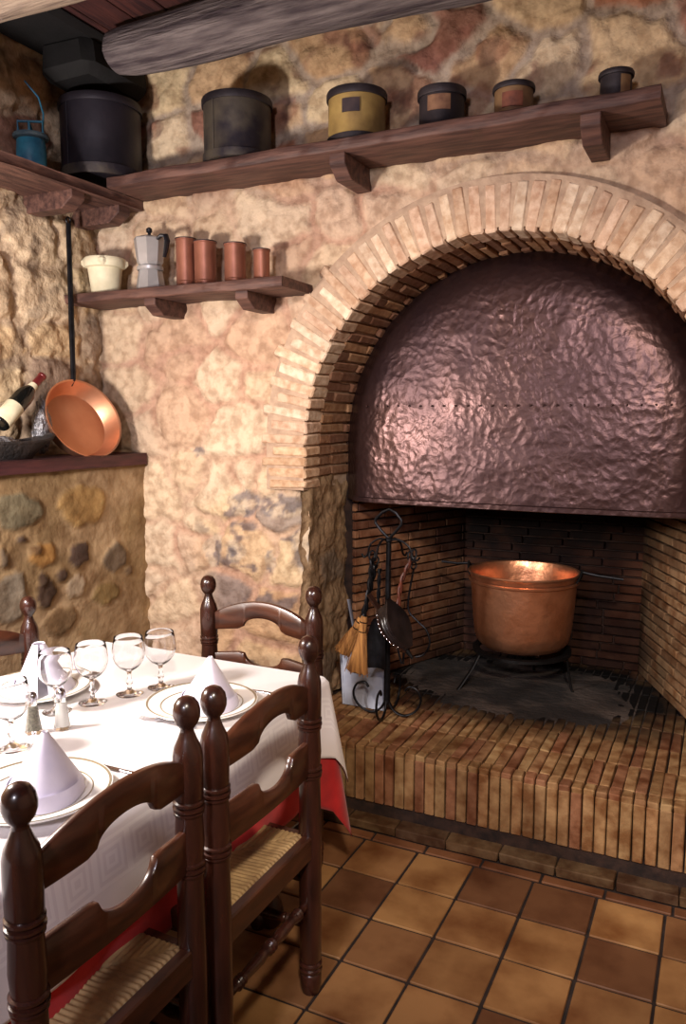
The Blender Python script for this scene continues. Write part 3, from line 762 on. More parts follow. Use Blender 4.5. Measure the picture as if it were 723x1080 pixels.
tin('storage_tin', -1.333, 2.872, .110, .188, M['ochre_tin'], 'ochre yellow tin with dark lid and small dark plaque', lid=M['dark_tin'], lab=M['plaque'], base=M['dark_tin'], labw=.30, labz=(.50, .76), rz=.22)
tin('storage_tin', -.999, 2.88, .083, .146, M['dark_tin'], 'blackened tin with a faded tan label, between the ochre tin and the tan tin', lid=M['dark_tin'], lab=M['tan_label'], labw=.50, labz=(.42, .78), rz=.20)
tin('storage_tin', -.737, 2.88, .068, .118, M['tan_tin'], 'small tan tin with a faded reddish label and dark rim', lid=M['dark_tin'], lab=M['red_label'], base=M['dark_tin'], labw=.52, labz=(.3, .72), lidh=.016, rz=.18)
tin('storage_tin', -.398, 2.88, .052, .104, M['dark_tin'], 'smallest tin, dark, at the right end of the long shelf', lid=M['dark_tin'], lab=M['tan_tin'], labw=.34, labz=(.12, .82), rz=.75, lidh=.014)

# turquoise can
t = thing('gas_lantern', 'turquoise blue metal can with a wire handle on the left shelf', 'lantern', (-2.585, 2.465, 2.565))
b = MB(); b.lathe([(.001, 0), (.052, 0), (.057, .006), (.058, .08), (.055, .125), (.046, .14), (.001, .142)], 36); b.build('body', M['blue'], t)
b = MB(); b.lathe([(.05, .128), (.066, .134), (.070, .142), (.066, .150), (.045, .154), (.001, .156)], 36); b.build('rim', M['blue_pale'], t)
b = MB()
b.tube([(-.035, -.03, .15), (-.037, -.03, .20), (.035, .03, .205), (.036, .03, .15)], .0055)
b.tube([(.03, -.035, .15), (.03, -.035, .185), (-.03, .035, .185), (-.03, .035, .15)], .005)
b.tube([(.03, .035, .15), (.032, .04, .24), (.02, .03, .30), (-.02, .0, .36)], .0035)
b.build('handle', M['blue'], t)

# ------------------------------------------------------------------ lower shelf things
Z3 = 2.139
t = thing('mortar_bowl', 'cream stone mortar at the left end of the short shelf', 'mortar', (-2.585, 2.865, Z3))
b = MB(); b.lathe([(.001, 0), (.058, 0), (.062, .006), (.074, .10), (.076, .118), (.088, .122), (.093, .132), (.093, .155), (.088, .163), (.076, .163), (.068, .150), (.05, .03), (.001, .02)], 40)
b.build('bowl', M['cream'], t)
for k in range(4):
    a = PI*k/2+.6; b = MB(); b.box((.088*cos(a), .088*sin(a), .142), (.03, .035, .038), rotz(a), ch=.011); b.build('lug', M['cream'], t)
t = thing('moka_pot', 'faceted aluminium stovetop coffee pot with black handle', 'coffee pot', (-2.328, 2.865, Z3), -.3); t.scale = (1.1, 1.1, 1.0)
def octa(mb, prof, n=8, c=(0, 0, 0)): mb.lathe(prof, n, c)
b = MB(); b.lathe([(.001, 0), (.060, 0), (.060, .006), (.047, .092), (.001, .092)], 8); b.build('boiler', M['pewter'], t, sharp=20)
b = MB(); b.lathe([(.049, .090), (.052, .094), (.052, .106), (.048, .110)], 32); b.build('collar', M['pewter'], t)
b = MB(); b.lathe([(.001, .11), (.044, .11), (.052, .125), (.062, .222), (.058, .222), (.001, .215)], 8)
b.prism([(.05, .16), (.085, .218), (.055, .222), (.03, .2)][::1], .02, Matrix.Translation((-.10, 0, 0)) @ Matrix.Scale(1, 4)); b.build('upper_pot', M['pewter'], t, sharp=20)
b = MB(); b.lathe([(.063, .222), (.062, .226), (.03, .238), (.001, .242)], 8); l = b.build('lid', M['pewter'], t, sharp=20)
b = MB(); b.lathe([(.007, .24), (.006, .250), (.012, .256), (.012, .268), (.006, .274), (.001, .275)], 16); b.build('knob', M['bakelite'], l)
b = MB(); b.tube([(.055, 0, .218), (.085, 0, .228), (.112, 0, .222), (.120, 0, .20), (.110, 0, .165), (.098, 0, .135)], [.009, .011, .012, .012, .010, .007], 10, flat=.8); b.build('handle', M['bakelite'], t)
CAN = [(-2.142, .0435, .208, 'tallest copper canister, dark and dented, next to the coffee pot'), (-2.042, .0475, .187, 'second copper canister from the coffee pot, touching the tallest'),
       (-1.892, .0455, .165, 'third copper canister, standing apart with a dark rim'), (-1.763, .034, .130, 'smallest copper canister, at the right end of the short shelf')]
for (x, r, h, lab) in CAN:
    t = thing('copper_canister', lab, 'canister', (x, 2.875, Z3), 0, 'copper canisters on the short shelf')
    b = MB(); b.lathe([(.001, 0), (r, 0), (r, .004), (r-.001, .008), (r-.001, h*.14), (r+.0005, h*.15), (r-.001, h*.16), (r-.001, h-.006), (r+.0015, h-.004), (r+.0015, h), (r-.003, h), (r-.004, h-.01), (r-.004, .01), (.001, .01)], 36)
    b.build('body', M['tin_copper'], t)
    b = MB(); b.lathe([(r-.003, h-.0005), (r+.0025, h), (r+.0025, h+.004), (r-.003, h+.004)], 36); b.build('rim', M['dark_tin'], t)

# ------------------------------------------------------------------ copper pan on the ledge
YAW = atan(409/hypot(838, 102)); PITCH = atan(102/838.); CAMZ = 1.6; FPX = 838.
def ray(px, py):
    a = (px-361.5)/FPX; b_ = (540-py)/FPX; cp, sp = cos(PITCH), sin(PITCH)
    d = Vector((a, cp+b_*sp, -sp+b_*cp)); d.rotate(Matrix.Rotation(YAW, 3, 'Z')); return d
def atx(px, py, X): d = ray(px, py); t = X/d.x; return Vector((X, d.y*t, CAMZ+d.z*t))
def aty(px, py, Y): d = ray(px, py); t = Y/d.y; return Vector((d.x*t, Y, CAMZ+d.z*t))
def atz(px, py, Z): d = ray(px, py); t = (Z-CAMZ)/d.z; return Vector((d.x*t, d.y*t, Z))
t = thing('copper_pan', 'round copper pan with long iron handle leaning on the left wall', 'pan')
pc = atx(89.5, 441, -2.555)
v = (pc-Vector((0, 0, CAMZ))).normalized(); rt = v.cross(Vector((0, 0, 1))).normalized(); upv = rt.cross(v)
s_ = (rt*.80+upv*.60).normalized(); nrm = (-v*.74+s_*.67).normalized()
Rp = nrm.to_track_quat('Z', 'Y').to_matrix(); PR = .183
b = MB(); dpt = .075
b.lathe([(.001, -dpt), (PR*.80, -dpt), (PR*.83, -dpt+.006), (PR-.004, -.004), (PR+.003, 0), (PR+.003, -.005), (PR-.001, -.008), (PR*.84+.002, -dpt-.002), (.001, -dpt-.003)], 64, pc, Rp)
b.build('pan_body', M['pan_copper'], t)
ht = atx(72, 236, -2.66); hb = pc-nrm*.01+((ht-pc)-nrm*(ht-pc).dot(nrm)).normalized()*(PR+.002)
b = MB(); b.tube([hb-(ht-hb).normalized()*.01-nrm*.02, hb, hb+(ht-hb)*.3, ht], [.010, .011, .0125, .011], 8)
ring = [ht+Vector((0, .012*cos(a), .014+.014*sin(a))) for a in [PI*2*k/14 for k in range(14)]]
b.tube(ring, .004, 6, closed=True); b.build('handle', M['dark_steel'], t)
b = MB()
for k in (-1, 1): b.lathe([(.001, .004), (.005, .002), (.006, 0)], 10, hb+rt*.012*k-nrm*.02, Rp)
b.build('rivet', M['copper'], t)

# ------------------------------------------------------------------ basket, bottle and film on the ledge
bk = thing('bread_basket', 'dark boat-shaped wicker basket on the ledge at the left edge', 'basket', (-2.585, 2.262, 1.425))
b = MB(); vs = []; fs = []; n = 48; lev = [(0, .55), (.015, .70), (.045, .90), (.06, 1.0), (.067, 1.02), (.066, .97), (.05, .88), (.02, .68), (.012, .2)]
for (z, k) in lev:
    for i in range(n):
        a = 2*PI*i/n; ly = .235*k*sin(a); lx = .085*k*cos(a)
        vs.append((lx, ly, z+.028*(abs(sin(a))**4)*(z > .01)))
for q in range(len(lev)-1):
    for i in range(n): fs.append((q*n+i, q*n+(i+1) % n, (q+1)*n+(i+1) % n, (q+1)*n+i))
fs.append(tuple(range(n))); fs.append(tuple((len(lev)-1)*n+i for i in range(n)))
b.add(vs, fs); b.build('basket_body', M['wicker'], bk)
b = MB(); b.tube([(.085*cos(2*PI*i/36), .24*sin(2*PI*i/36), .068+.028*abs(sin(2*PI*i/36))**4) for i in range(36)], .007, 6, closed=True); b.build('basket_rim', M['wicker'], bk)
bt = thing('wine_bottle', 'dark wine bottle with maroon capsule lying tilted in the wicker basket', 'bottle')
tip = atx(45, 396, -2.60); low = atx(-14, 462, -2.60); ax = (tip-low).normalized(); Rb = ax.to_track_quat('Z', 'Y').to_matrix(); BL = .31; base_ = tip-ax*BL
b = MB(); b.lathe([(.001, .004), (.034, 0), (.038, .006), (.038, .165), (.035, .19), (.022, .218), (.0155, .235), (.0145, .29), (.001, .29)], 32, base_, Rb); b.build('bottle_body', M['bottle'], bt)
b = MB(); b.lathe([(.0145, .246), (.0160, .247), (.0155, BL-.012), (.0175, BL-.01), (.0175, BL), (.001, BL+.001)], 24, base_, Rb); b.build('capsule', M['capsule'], bt)
b = MB(); b.lathe([(.0165, .222), (.0205, .222), (.0175, .246), (.0155, .246)], 24, base_, Rb); b.build('neck_band', M['paper'], bt)
b = MB(); b.lathe([(.0384, .012), (.0392, .014), (.0392, .108), (.0384, .110)], 32, base_, Rb); b.build('bottle_label', M['paper'], bt)
def lump(name, c, rx, ry, rz_, m, seed, label, cat, parent=None, amp=.35, top=0):
    bm = bmesh.new(); bmesh.ops.create_icosphere(bm, subdivisions=5, radius=1)
    for vv in bm.verts:
        p = vv.co.copy(); k = 1+amp*(abs(noise.noise(p*2.1+Vector((seed, 0, 0))))*1.2-.3)+amp*.35*(abs(noise.noise(p*6+Vector((seed, 4, 0))))*1.5-.3)
        w = 1-top*max(0, p.z)
        vv.co = Vector((p.x*rx*k*w, p.y*ry*k*w, p.z*rz_*k))+Vector(c)
    me = bpy.data.meshes.new(name); bm.to_mesh(me); bm.free(); me.materials.append(m)
    me.polygons.foreach_set('use_smooth', [True]*len(me.polygons))
    o = bpy.data.objects.new(name, me); C.objects.link(o)
    if parent: o.parent = parent
    else: tag(o, label, cat)
    return o
fo = atx(44, 437, -2.635)
lump('wrapped_bundle', (fo.x, fo.y, 1.565), .035, .045, .115, M['foil'], 3, 'crumpled silvery wrapped bundle standing between the bottle and the copper pan', 'bundle', top=.55)
lump('crumpled_paper', (-2.60, 2.24, 1.485), .05, .10, .032, M['foil'], 9, 'crumpled grey paper lining the wicker basket under the bottle', 'paper')

# ------------------------------------------------------------------ table
TX0, TX1, TY0, TY1, TZ = -2.09, -1.135, .12, 2.235, .75
tb = thing('dining_table', 'dark wooden dining table under white and red cloths', 'table', ((TX0+TX1)/2, (TY0+TY1)/2, 0))
cxm, cym = (TX0+TX1)/2, (TY0+TY1)/2
b = MB(); b.box((0, 0, .727), (TX1-TX0-.02, TY1-TY0-.02, .034), ch=.008); b.build('tabletop', M['table_wood'], tb)
b = MB()
for s in (-1, 1):
    b.box((s*.33, 0, .665), (.022, 1.66, .09), ch=.003); b.box((0, s*.83, .665), (.66, .022, .09), ch=.003)
b.build('apron', M['table_wood'], tb)
for sx in (-1, 1):
    for sy in (-1, 1):
        b = MB(); b.box((0, 0, .60), (.065, .065, .22), ch=.004)
        b.lathe([(.022, .49), (.032, .47), (.034, .44), (.024, .40), (.030, .36), (.030, .15), (.024, .12), (.022, .10), (.034, .08), (.042, .05), (.038, .015), (.028, 0), (.001, 0)], 24)
        b.build('leg', M['table_wood'], tb, loc=(sx*.385, sy*.83, 0))

def cloth(name, drop, gap, flare, wav, seed, m, corner_drop, hem_round, label, zt, cexp=2.2, cout=.030):
    mb_v = []; mb_f = []; uvs = []
    x0, x1, y0, y1 = TX0-gap, TX1+gap, TY0-gap, TY1+gap; r = .035
    path = []   # (x, y, nx, ny, cornerness, length)
    def seg(ax, ay, bx, by, nx, ny, n):
        Ls = hypot(bx-ax, by-ay)
        for i in range(n):
            t = i/n; dd = min(t, 1-t)*Ls
            path.append((ax+(bx-ax)*t, ay+(by-ay)*t, nx, ny, max(0, 1-dd/.20)))
    def arc(cx, cy, a0, n=14):
        for i in range(n):
            a = a0+PI/2*i/n; path.append((cx+r*cos(a), cy+r*sin(a), cos(a), sin(a), 1+(.5-abs(i/n-.5))*2))
    seg(x1, y0+r, x1, y1-r, 1, 0, 130); arc(x1-r, y1-r, 0)
    seg(x1-r, y1, x0+r, y1, 0, 1, 70); arc(x0+r, y1-r, PI/2)
    seg(x0, y1-r, x0, y0+r, -1, 0, 130); arc(x0+r, y0+r, PI)
    seg(x0+r, y0, x1-r, y0, 0, -1, 70); arc(x1-r, y0+r, 3*PI/2)
    n = len(path); S = [0]
    for i in range(1, n): S.append(S[-1]+hypot(path[i][0]-path[i-1][0], path[i][1]-path[i-1][1])+.0)
    rows = 26
    for j in range(rows+1):
        t = j/rows
        for i, (x, y, nx, ny, cn) in enumerate(path):
            c = min(cn, 2)/2
            d = drop+(corner_drop-drop)*(c**cexp)
            wave = wav*(sin(S[i]*15+seed)+.6*sin(S[i]*27+seed*2.3))*t**1.2*(1-min(1, cn))
            # at a corner the cloth stands out in a fold with a tuck either side
            out = flare*t+wave
            if cn >= 1: out += (cout+flare*.4)*t*(cn-1)
            else: out -= .035*t*max(0, sin(PI*cn))
            rr = .010
            if t*d < rr: ang = t*d/rr*PI/2; ox, oz = rr*sin(ang)-rr, -rr*(1-cos(ang))
            else: ox, oz = 0, -rr*(1)-(t*d-rr)
            hr = hem_round*(c**2)
            mb_v.append((x+nx*(out+ox), y+ny*(out+ox), zt+oz)); uvs.append((S[i], d-t*d if True else 0))
    for j in range(rows):
        for i in range(n):
            k = (i+1) % n; mb_f.append((j*n+i, (j+1)*n+i, (j+1)*n+k, j*n+k))
    mb_f.append(tuple(range(n)))
    o_ = MB(); o_.add(mb_v, mb_f); 
    me = bpy.data.meshes.new(name); me.from_pydata(mb_v, [], mb_f); me.materials.append(m)
    uvl = me.uv_layers.new(name='UVMap')
    for lp in me.loops: uvl.data[lp.index].uv = uvs[lp.vertex_index]
    me.update(); me.polygons.foreach_set('use_smooth', [True]*len(me.polygons)); me.set_sharp_from_angle(angle=radians(60))
    o = bpy.data.objects.new(name, me); C.objects.link(o)
    sd = o.modifiers.new('s', 'SOLIDIFY'); sd.thickness = .0018; sd.offset = 1
    return tag(o, label, 'tablecloth')
cloth('red_tablecloth', .325, .002, .030, .008, 1.3, M['red_cloth'], .56, 0, 'red under-cloth hanging below the white tablecloth', .7475, cexp=1.1, cout=.05)
cloth('white_tablecloth', .225, .007, .030, .006, 1.3, M['cloth'], .37, 0, 'white damask tablecloth covering the dining table', .7515)

# ------------------------------------------------------------------ chairs
def make_chair(label):
    t = thing('ladder_back_chair', label, 'chair')
    ring = lambda z: [(.0245, z+.012), (.0285, z+.009), (.0285, z+.004), (.0235, z+.001), (.0235, z-.001), (.0290, z-.004), (.0290, z-.009), (.0235, z-.012), (.0275, z-.015), (.0275, z-.019), (.0245, z-.022)]
    def post(x):
        b = MB(); p = [(.001, 0), (.021, 0), (.025, .02), (.0255, .055), (.0215, .06), (.0275, .066), (.0275, .072), (.0225, .076), (.0275, .082), (.0275, .088), (.0225, .092), (.0255, .10)]
        p += [(.0265, .30), (.0270, .44)]+[(r_, z) for r_, z in reversed(ring(.650))]+[(.027, .70)]+[(r_, z) for r_, z in reversed(ring(.785))]
        p += [(.0268, .80), (.0275, .86), (.0270, .895), (.024, .912), (.017, .930), (.0125, .944), (.0115, .950), (.0135, .954), (.0200, .964), (.0238, .978), (.0240, .990), (.0215, 1.004), (.015, 1.015), (.007, 1.020), (.001, 1.0205)]
        p2 = [p[0]]
        for q in p[1:]:
            p2.append((q[0], max(q[1], p2[-1][1]+1e-4)))
        p2 = [(r_*(1.17 if z < .94 else 1.2), z) for r_, z in p2]
        b.lathe(p2, 28)
        o = b.build('back_post', M['chair'], t, sharp=50, loc=(x, 0, 0)); return o
    for s in (-1, 1): post(s*.218)
    def fleg(x):
        b = MB(); b.lathe([(.001, 0), (.020, 0), (.026, .012), (.027, .04), (.021, .055), (.027, .064), (.022, .073), (.025, .085), (.026, .28), (.0225, .30), (.0275, .31), (.0225, .32), (.026, .335), (.026, .44), (.022, .458), (.001, .462)], 24)
        b.build('front_leg', M['chair'], t, sharp=50, loc=(x, .375, 0))
    for s in (-1, 1): fleg(s*.215)
    def slat(top, bot, name):
        n = 60; b = MB(); W = .200; vs = []; fs = []
        for i in range(n+1):
            x = -W+2*W*i/n; bow = -.022*(1-(x/W)**2)
            for (yy, ch_) in ((-.009, .003), (.009, .003)):
                a, c = bot(x), top(x)
                if yy < 0: vs += [(x, bow+yy+.003, a), (x, bow+yy, a+.003), (x, bow+yy, c-.003), (x, bow+yy+.003, c)]
                else: vs += [(x, bow+yy-.003, c), (x, bow+yy, c-.003), (x, bow+yy, a+.003), (x, bow+yy-.003, a)]
        for i in range(n):
            for k in range(8): fs.append((i*8+k, i*8+(k+1) % 8, (i+1)*8+(k+1) % 8, (i+1)*8+k))
        fs.append(tuple(range(8))); fs.append(tuple(n*8+k for k in range(8)))
        b.add(vs, fs); b.build(name, M['slat'], t, sharp=50)
    def t1(x): u = abs(x)/.20; return .878+.060*max(0, cos(u*PI/2))**.75 if u < 1 else .878
    def b1(x):
        u = abs(x)
        if u < .078: return .842+.036*sqrt(max(0, 1-(u/.078)**2))
        if u < .10: return .842-.010*(u-.078)/.022
        return .832-.010*(u-.10)/.09
    def t2(x):
        u = abs(x)
        if u < .078: return .742-.042*sqrt(max(0, 1-(u/.078)**2))
        return .742+.006*sin(min(1, (u-.078)/.03)*PI/2)-.012*(u-.078)/.11
    def b2(x): u = abs(x)/.19; return .640+.012*(1-u*u)
    slat(t1, b1, 'top_slat'); slat(t2, b2, 'lower_slat')
    # seat frame
    b = MB()
    b.box((0, -.004, .438), (.400, .028, .066), ch=.004); b.build('back_rail', M['slat'], t)
    b = MB(); b.box((0, .385, .440), (.40, .026, .056), ch=.004); b.build('front_rail', M['slat'], t)
    for s in (-1, 1):
        b = MB(); b.box((s*.211, .19, .440), (.024, .33, .056), Matrix.Rotation(-s*.021, 3, 'Z'), ch=.004); b.build('side_rail', M['slat'], t)
    # rush seat: strands woven towards the middle in four triangles
    b = MB(); n = 180; vs = []; fs = []; cols = []
    x0 = .200; y0, y1 = .004, .378; cy = (y0+y1)/2; hy = (y1-y0)/2
    for j in range(n+1):
        for i in range(n+1):
            u, v = i/n*2-1, j/n*2-1; X = u*x0; Y = cy+v*hy
            if abs(u) > abs(v): ph = v*27
            else: ph = u*29
            e = max(abs(u), abs(v))
            z = .474-.010*(1-e)-.012*max(0, (e-.93)/.07)**2+.0016*sin(ph*PI)+.0015*noise.noise(Vector((X*30, Y*30, 0)))-.004*math.exp(-((abs(u)-abs(v))/.03)**2)
            vs.append((X, Y, z)); k = .78+.22*sin(ph*PI); cols.append((1, 1, 1))
    for j in range(n):
        for i in range(n): fs.append((j*(n+1)+i, j*(n+1)+i+1, (j+1)*(n+1)+i+1, (j+1)*(n+1)+i))
    b.add(vs, fs); b.box((0, cy, .452), (.39, .36, .02), ch=.006); so_ = b.build('rush_seat', M['rush'], t, sharp=70)
    so_['label'] = 'straw-coloured woven rush seat'
    # stretchers
    def turned(p, q, name):
        p, q = Vector(p), Vector(q); d = q-p; Ln = d.length; R = d.to_track_quat('Z', 'Y').to_matrix()
        prof = [(.001, 0), (.008, 0), (.011, .02), (.011, .04), (.0165, .046), (.0125, .052), (.0165, .058), (.0125, .064), (.0155, .07), (.012, .078), (.016, Ln*.38), (.012, Ln*.45), (.0175, Ln*.47), (.013, Ln*.49), (.0180, Ln*.50), (.013, Ln*.51), (.0175, Ln*.53), (.012, Ln*.55), (.016, Ln*.62), (.012, Ln-.078), (.0155, Ln-.07), (.0125, Ln-.064), (.0165, Ln-.058), (.0125, Ln-.052), (.0165, Ln-.046), (.011, Ln-.04), (.011, Ln-.02), (.008, Ln), (.001, Ln)]
        b = MB(); b.lathe(prof, 18, p, R); b.build(name, M['chair'], t, sharp=50)
    turned((-.195, 0, .27), (.195, 0, .27), 'back_stretcher')
    turned((-.20, .375, .30), (.20, .375, .30), 'front_stretcher')
    for s in (-1, 1):
        turned((s*.209, .01, .20), (s*.214, .365, .20), 'side_stretcher'); turned((s*.209, .01, .335), (s*.214, .365, .335), 'side_stretcher')
    return t
M['rush'] = mat('woven_rush', (.68, .57, .40), (.46, .36, .24), scale=16, rough=.6, bump=.4, bscale=90, bdist=.003)
ch = make_chair('nearest dark turned-post chair, at the bottom left corner, with its back to the viewer')
def put(o, x, y, rz, rake=0, sc=1): o.location = (x, y, 0); o.rotation_euler = (rake, 0, rz); o.scale = (sc, sc, sc); o['group'] = 'ladder-back chairs round the table'
LBL = ['second dark turned-post chair along the table side, between the nearest chair and the hearth',
       'dark chair at the far end of the table, in front of the stone wall',
       'chair on the far left side of the table, only one round post top showing']
c2, c3, c4 = [copy_tree(ch) for _ in range(3)]
for o, l in zip((c2, c3, c4), LBL): o['label'] = l
put(ch, -.988, 1.074, PI/2); put(c2, -.975, 1.588, PI/2); put(c3, -1.469, 2.353, PI); put(c4, -2.135, 1.72, -PI/2, sc=.965)

# ------------------------------------------------------------------ tableware
TT = .7535
def plate(x, y, label, nap_lab, nap_rz, rz=0, fold=0, nd=(.004, .018)):
    t = thing('dinner_plate', label, 'plate', (x, y, TT), rz, 'dinner plates on the white tablecloth')
    R = .163
    b = MB(); b.lathe([(.001, .004), (.07, .003), (.085, 0), (.09, .003), (.120, .012), (R-.002, .022), (R, .0235), (R-.002, .026), (.125, .0175), (.105, .011), (.09, .009), (.001, .009)], 72)
    b.build('plate_body', M['china'], t)
    for rr, zz, w in ((R-.007, .0252, .0026), (.118, .0158, .0012)):
        b = MB(); b.lathe([(rr-w, zz-.0004-w*.3), (rr-w, zz+.0010-w*.3), (rr+w, zz+.0010+w*.3), (rr+w, zz-.0004+w*.3)], 72); b.build('rim_line', M['gilt'], t)
    # folded napkin standing on the plate: a cone of cloth with a turned-up hem and an overlapping flap
    n_ = thing('folded_napkin', nap_lab, 'napkin', (x+nd[0], y+nd[1], TT+.0125), nap_rz, 'folded napkins standing on plates')
    def sheet(name, a0, a1, r0, top_r, H, lean, thick=.003, z0=0, zc=None, hem=0):
        b = MB(); n = 40; rows = 14; vs = []; fs = []
        for side in (0, 1):
            for j in range(rows+1):
                t_ = j/rows
                for i in range(n+1):
                    a = a0+(a1-a0)*i/n
                    r = (r0*(1-t_)+top_r*t_)*(1+.05*sin(a*3)*(1-t_))-side*thick
                    # flattened oval cone
                    xx = r*cos(a)*1.1; yy = r*sin(a)*.9
                    vs.append((xx+lean[0]*t_, yy+lean[1]*t_, z0+H*t_-.003*side*(t_ > .99)))
        m = (rows+1)*(n+1)
        for j in range(rows):
            for i in range(n):
                q = (j*(n+1)+i, j*(n+1)+i+1, (j+1)*(n+1)+i+1, (j+1)*(n+1)+i); fs.append(q); fs.append(tuple(k+m for k in reversed(q)))
        for j in range(rows):
            for i in (0, n):
                k = j*(n+1)+i; fs.append((k, k+n+1, k+n+1+m, k+m))
        for i in range(n):
            for j in (0, rows):
                k = j*(n+1)+i; fs.append((k, k+1, k+1+m, k+m))
        b.add(vs, fs); return b.build(name, M['napkin'], n_, sharp=70)
    H = .138
    sheet('cone', -2.95, 2.95, .096, .007 if not fold else .020, H, (.004, .006))
    sheet('turned_hem', -2.4, 1.6, .1025, .089, .028, (0, 0))
    return t
plate(-1.343, 1.215, 'white plate with gilt rim, nearest, in front of the nearest chair', 'white napkin folded to a cone on the nearest plate', -1.0)
plate(-1.341, 1.827, 'white plate with gilt rim and fork beside it, behind the pair of round chair knobs', 'white napkin folded to a cone on the plate before the second chair', -1.1, nd=(.010, .022))
plate(-1.875, 1.715, 'white plate with gilt rim on the far left side of the table', 'white napkin with an open rolled top, on the far left plate', 2.4, fold=1)

def goblet(x, y, label):
    t = thing('wine_goblet', label, 'wine glass', (x, y, TT), 0, 'wine goblets on the white tablecloth')
    b = MB(); b.lathe([(.001, .0045), (.020, .004), (.034, .0015), (.036, 0), (.036, .002), (.030, .004), (.012, .008), (.0065, .014), (.0055, .025), (.009, .033), (.0095, .037), (.006, .043), (.0055, .062), (.008, .069), (.0005, .071)][1:-1], 32)
    b.v = []; b.f = []; b.c = []; b.mi = []
    b.lathe([(.0005, 0), (.035, 0), (.0365, .0015), (.034, .0035), (.014, .007), (.0065, .014), (.0055, .025), (.009, .033), (.0095, .037), (.006, .043), (.0055, .060), (.009, .067),
             (.026, .078), (.038, .094), (.0435, .112), (.0435, .128), (.0405, .148), (.038, .162), (.0375, .1635), (.0368, .162), (.0392, .148), (.0420, .128), (.0420, .112), (.0365, .095), (.025, .080), (.009, .0715), (.0005, .0705)], 40)
    t.scale = (1.13, 1.13, 1.1); b.build('glass_body', M['glass'], t, sharp=60)
for (x, y, l) in [(-1.562, 1.917, 'wine goblet nearest the far chair, rightmost of the row of four'), (-1.610, 1.828, 'wine goblet second from the right in the row of four'),
                  (-1.660, 1.723, 'wine goblet third from the right in the row of four'), (-1.700, 1.622, 'wine goblet at the left end of the row, behind the salt shaker'),
                  (-1.612, 1.385, 'lone wine goblet at the left edge, in front of the two shakers')]:
    goblet(x, y, l)
def shaker(x, y, fill, label, cap_lab):
    t = thing('condiment_shaker', label, 'shaker', (x, y, TT), 0, 'glass salt and pepper shakers')
    b = MB(); b.lathe([(.0005, 0), (.0215, 0), (.023, .003), (.021, .012), (.0165, .045), (.0125, .075), (.0115, .092), (.0005, .092), ][::1], 8); g = b.build('glass_body', M['glass'], t, sharp=20)
    b = MB(); b.lathe([(.0005, .010), (.0185, .010), (.0145, .045), (.0108, .072), (.0005, .073)], 24); b.build('contents', fill, t)
    b = MB(); b.lathe([(.0118, .088), (.0128, .089), (.0128, .100), (.0110, .108), (.006, .113), (.0005, .114)], 24); b.build('cap', M['steel'], t)
shaker(-1.640, 1.481, M['pepper'], 'glass shaker of greyish pepper, left of the pair', '')
shaker(-1.592, 1.535, M['salt'], 'glass shaker of white salt, right of the pair', '')

def fork(p, q, label):
    p, q = Vector(p), Vector(q); d = (q-p); a = math.atan2(d.y, d.x)
    b = MB(); Rz = rotz(a)
    def P(pts): return [Rz @ Vector((x, y, z))+p for x, y, z in pts]
    for k in range(4):
        yy = (k-1.5)*.0062
        b.tube(P([(0, yy, .004), (.025, yy, .001), (.05, yy*.95, .003), (.062, yy*.6, .005)]), [.0009, .0014, .0016, .002], 6)
    b.tube(P([(.055, 0, .0045), (.066, 0, .006), (.085, 0, .008), (.12, 0, .006), (.19, 0, .003)]), [.010, .009, .0028, .0032, .0055], 10, flat=.28)
    return tag(b.build('dinner_fork', M['steel'], sharp=50, loc=(0, 0, .0008)), label, 'fork')
f0 = atz(147, 757, TT+.002); fork((f0.x, f0.y, TT+.0015), (f0.x+.2, f0.y+.004, TT+.0015), 'steel fork beside the plate in front of the second chair')
def knife(x, y, label):
    b = MB(); z = TT+.003
    b.tube([(x, y, z), (x+.02, y, z), (x+.10, y, z)], [.002, .008, .009], 8, flat=.14)
    b.tube([(x+.10, y, z+.001), (x+.115, y, z+.001), (x+.20, y, z+.001)], [.004, .006, .0075], 10, flat=.5)
    tag(b.build('dinner_knife', M['steel'], sharp=50), label, 'knife')
knife(-1.37, 1.215+.185, 'steel knife between the nearest plate and the second chair')
knife(-1.37, 1.827+.185, 'steel knife beyond the plate in front of the second chair')

# ------------------------------------------------------------------ cauldron on its trivet
cc = (-.848, 3.72)
t = thing('copper_cauldron', 'large round copper cauldron standing in the fireplace', 'cauldron', (cc[0], cc[1], .497))
b = MB(); b.lathe([(.001, .0), (.14, .001), (.19, .012), (.216, .04), (.228, .09), (.238, .20), (.246, .318), (.250, .352), (.258, .362), (.262, .368), (.258, .374), (.250, .370), (.244, .352), (.238, .318), (.23, .20), (.221, .09), (.208, .045), (.18, .018), (.001, .008)], 72)
b.build('kettle_body', M['copper'], t)
b = MB(); b.lathe([(.252, .322), (.257, .326), (.258, .334), (.253, .338)], 72); b.build('rim_band', M['copper'], t)
for s in (-1, 1):
    b = MB(); b.tube([(s*.252, -.03, .335), (s*.262, -.03, .36), (s*.270, 0, .392), (s*.262, .03, .36), (s*.252, .03, .335)], .006, 8); b.build('lug', M['black_iron'], t)
for q_ in ([(-.268, 0, .385), (-.33, .004, .378), (-.41, .008, .380)], [(.268, 0, .385), (.34, .002, .374), (.45, .004, .366)]):
    b = MB(); b.tube(q_, .0065, 8); o = b.build('side_handle', M['dark_steel'], t); o['label'] = 'thin dark iron side handle'
t = thing('iron_trivet', 'black iron ring trivet with three legs under the cauldron', 'trivet', (cc[0], cc[1], 0))
b = MB(); b.lathe([(.200, .478), (.232, .478), (.232, .492), (.200, .492), (.200, .478)], 64); b.build('ring', M['black_iron'], t)
feet = [(-1.085, 3.505), (-.835, 3.945), (-.605, 3.70)]
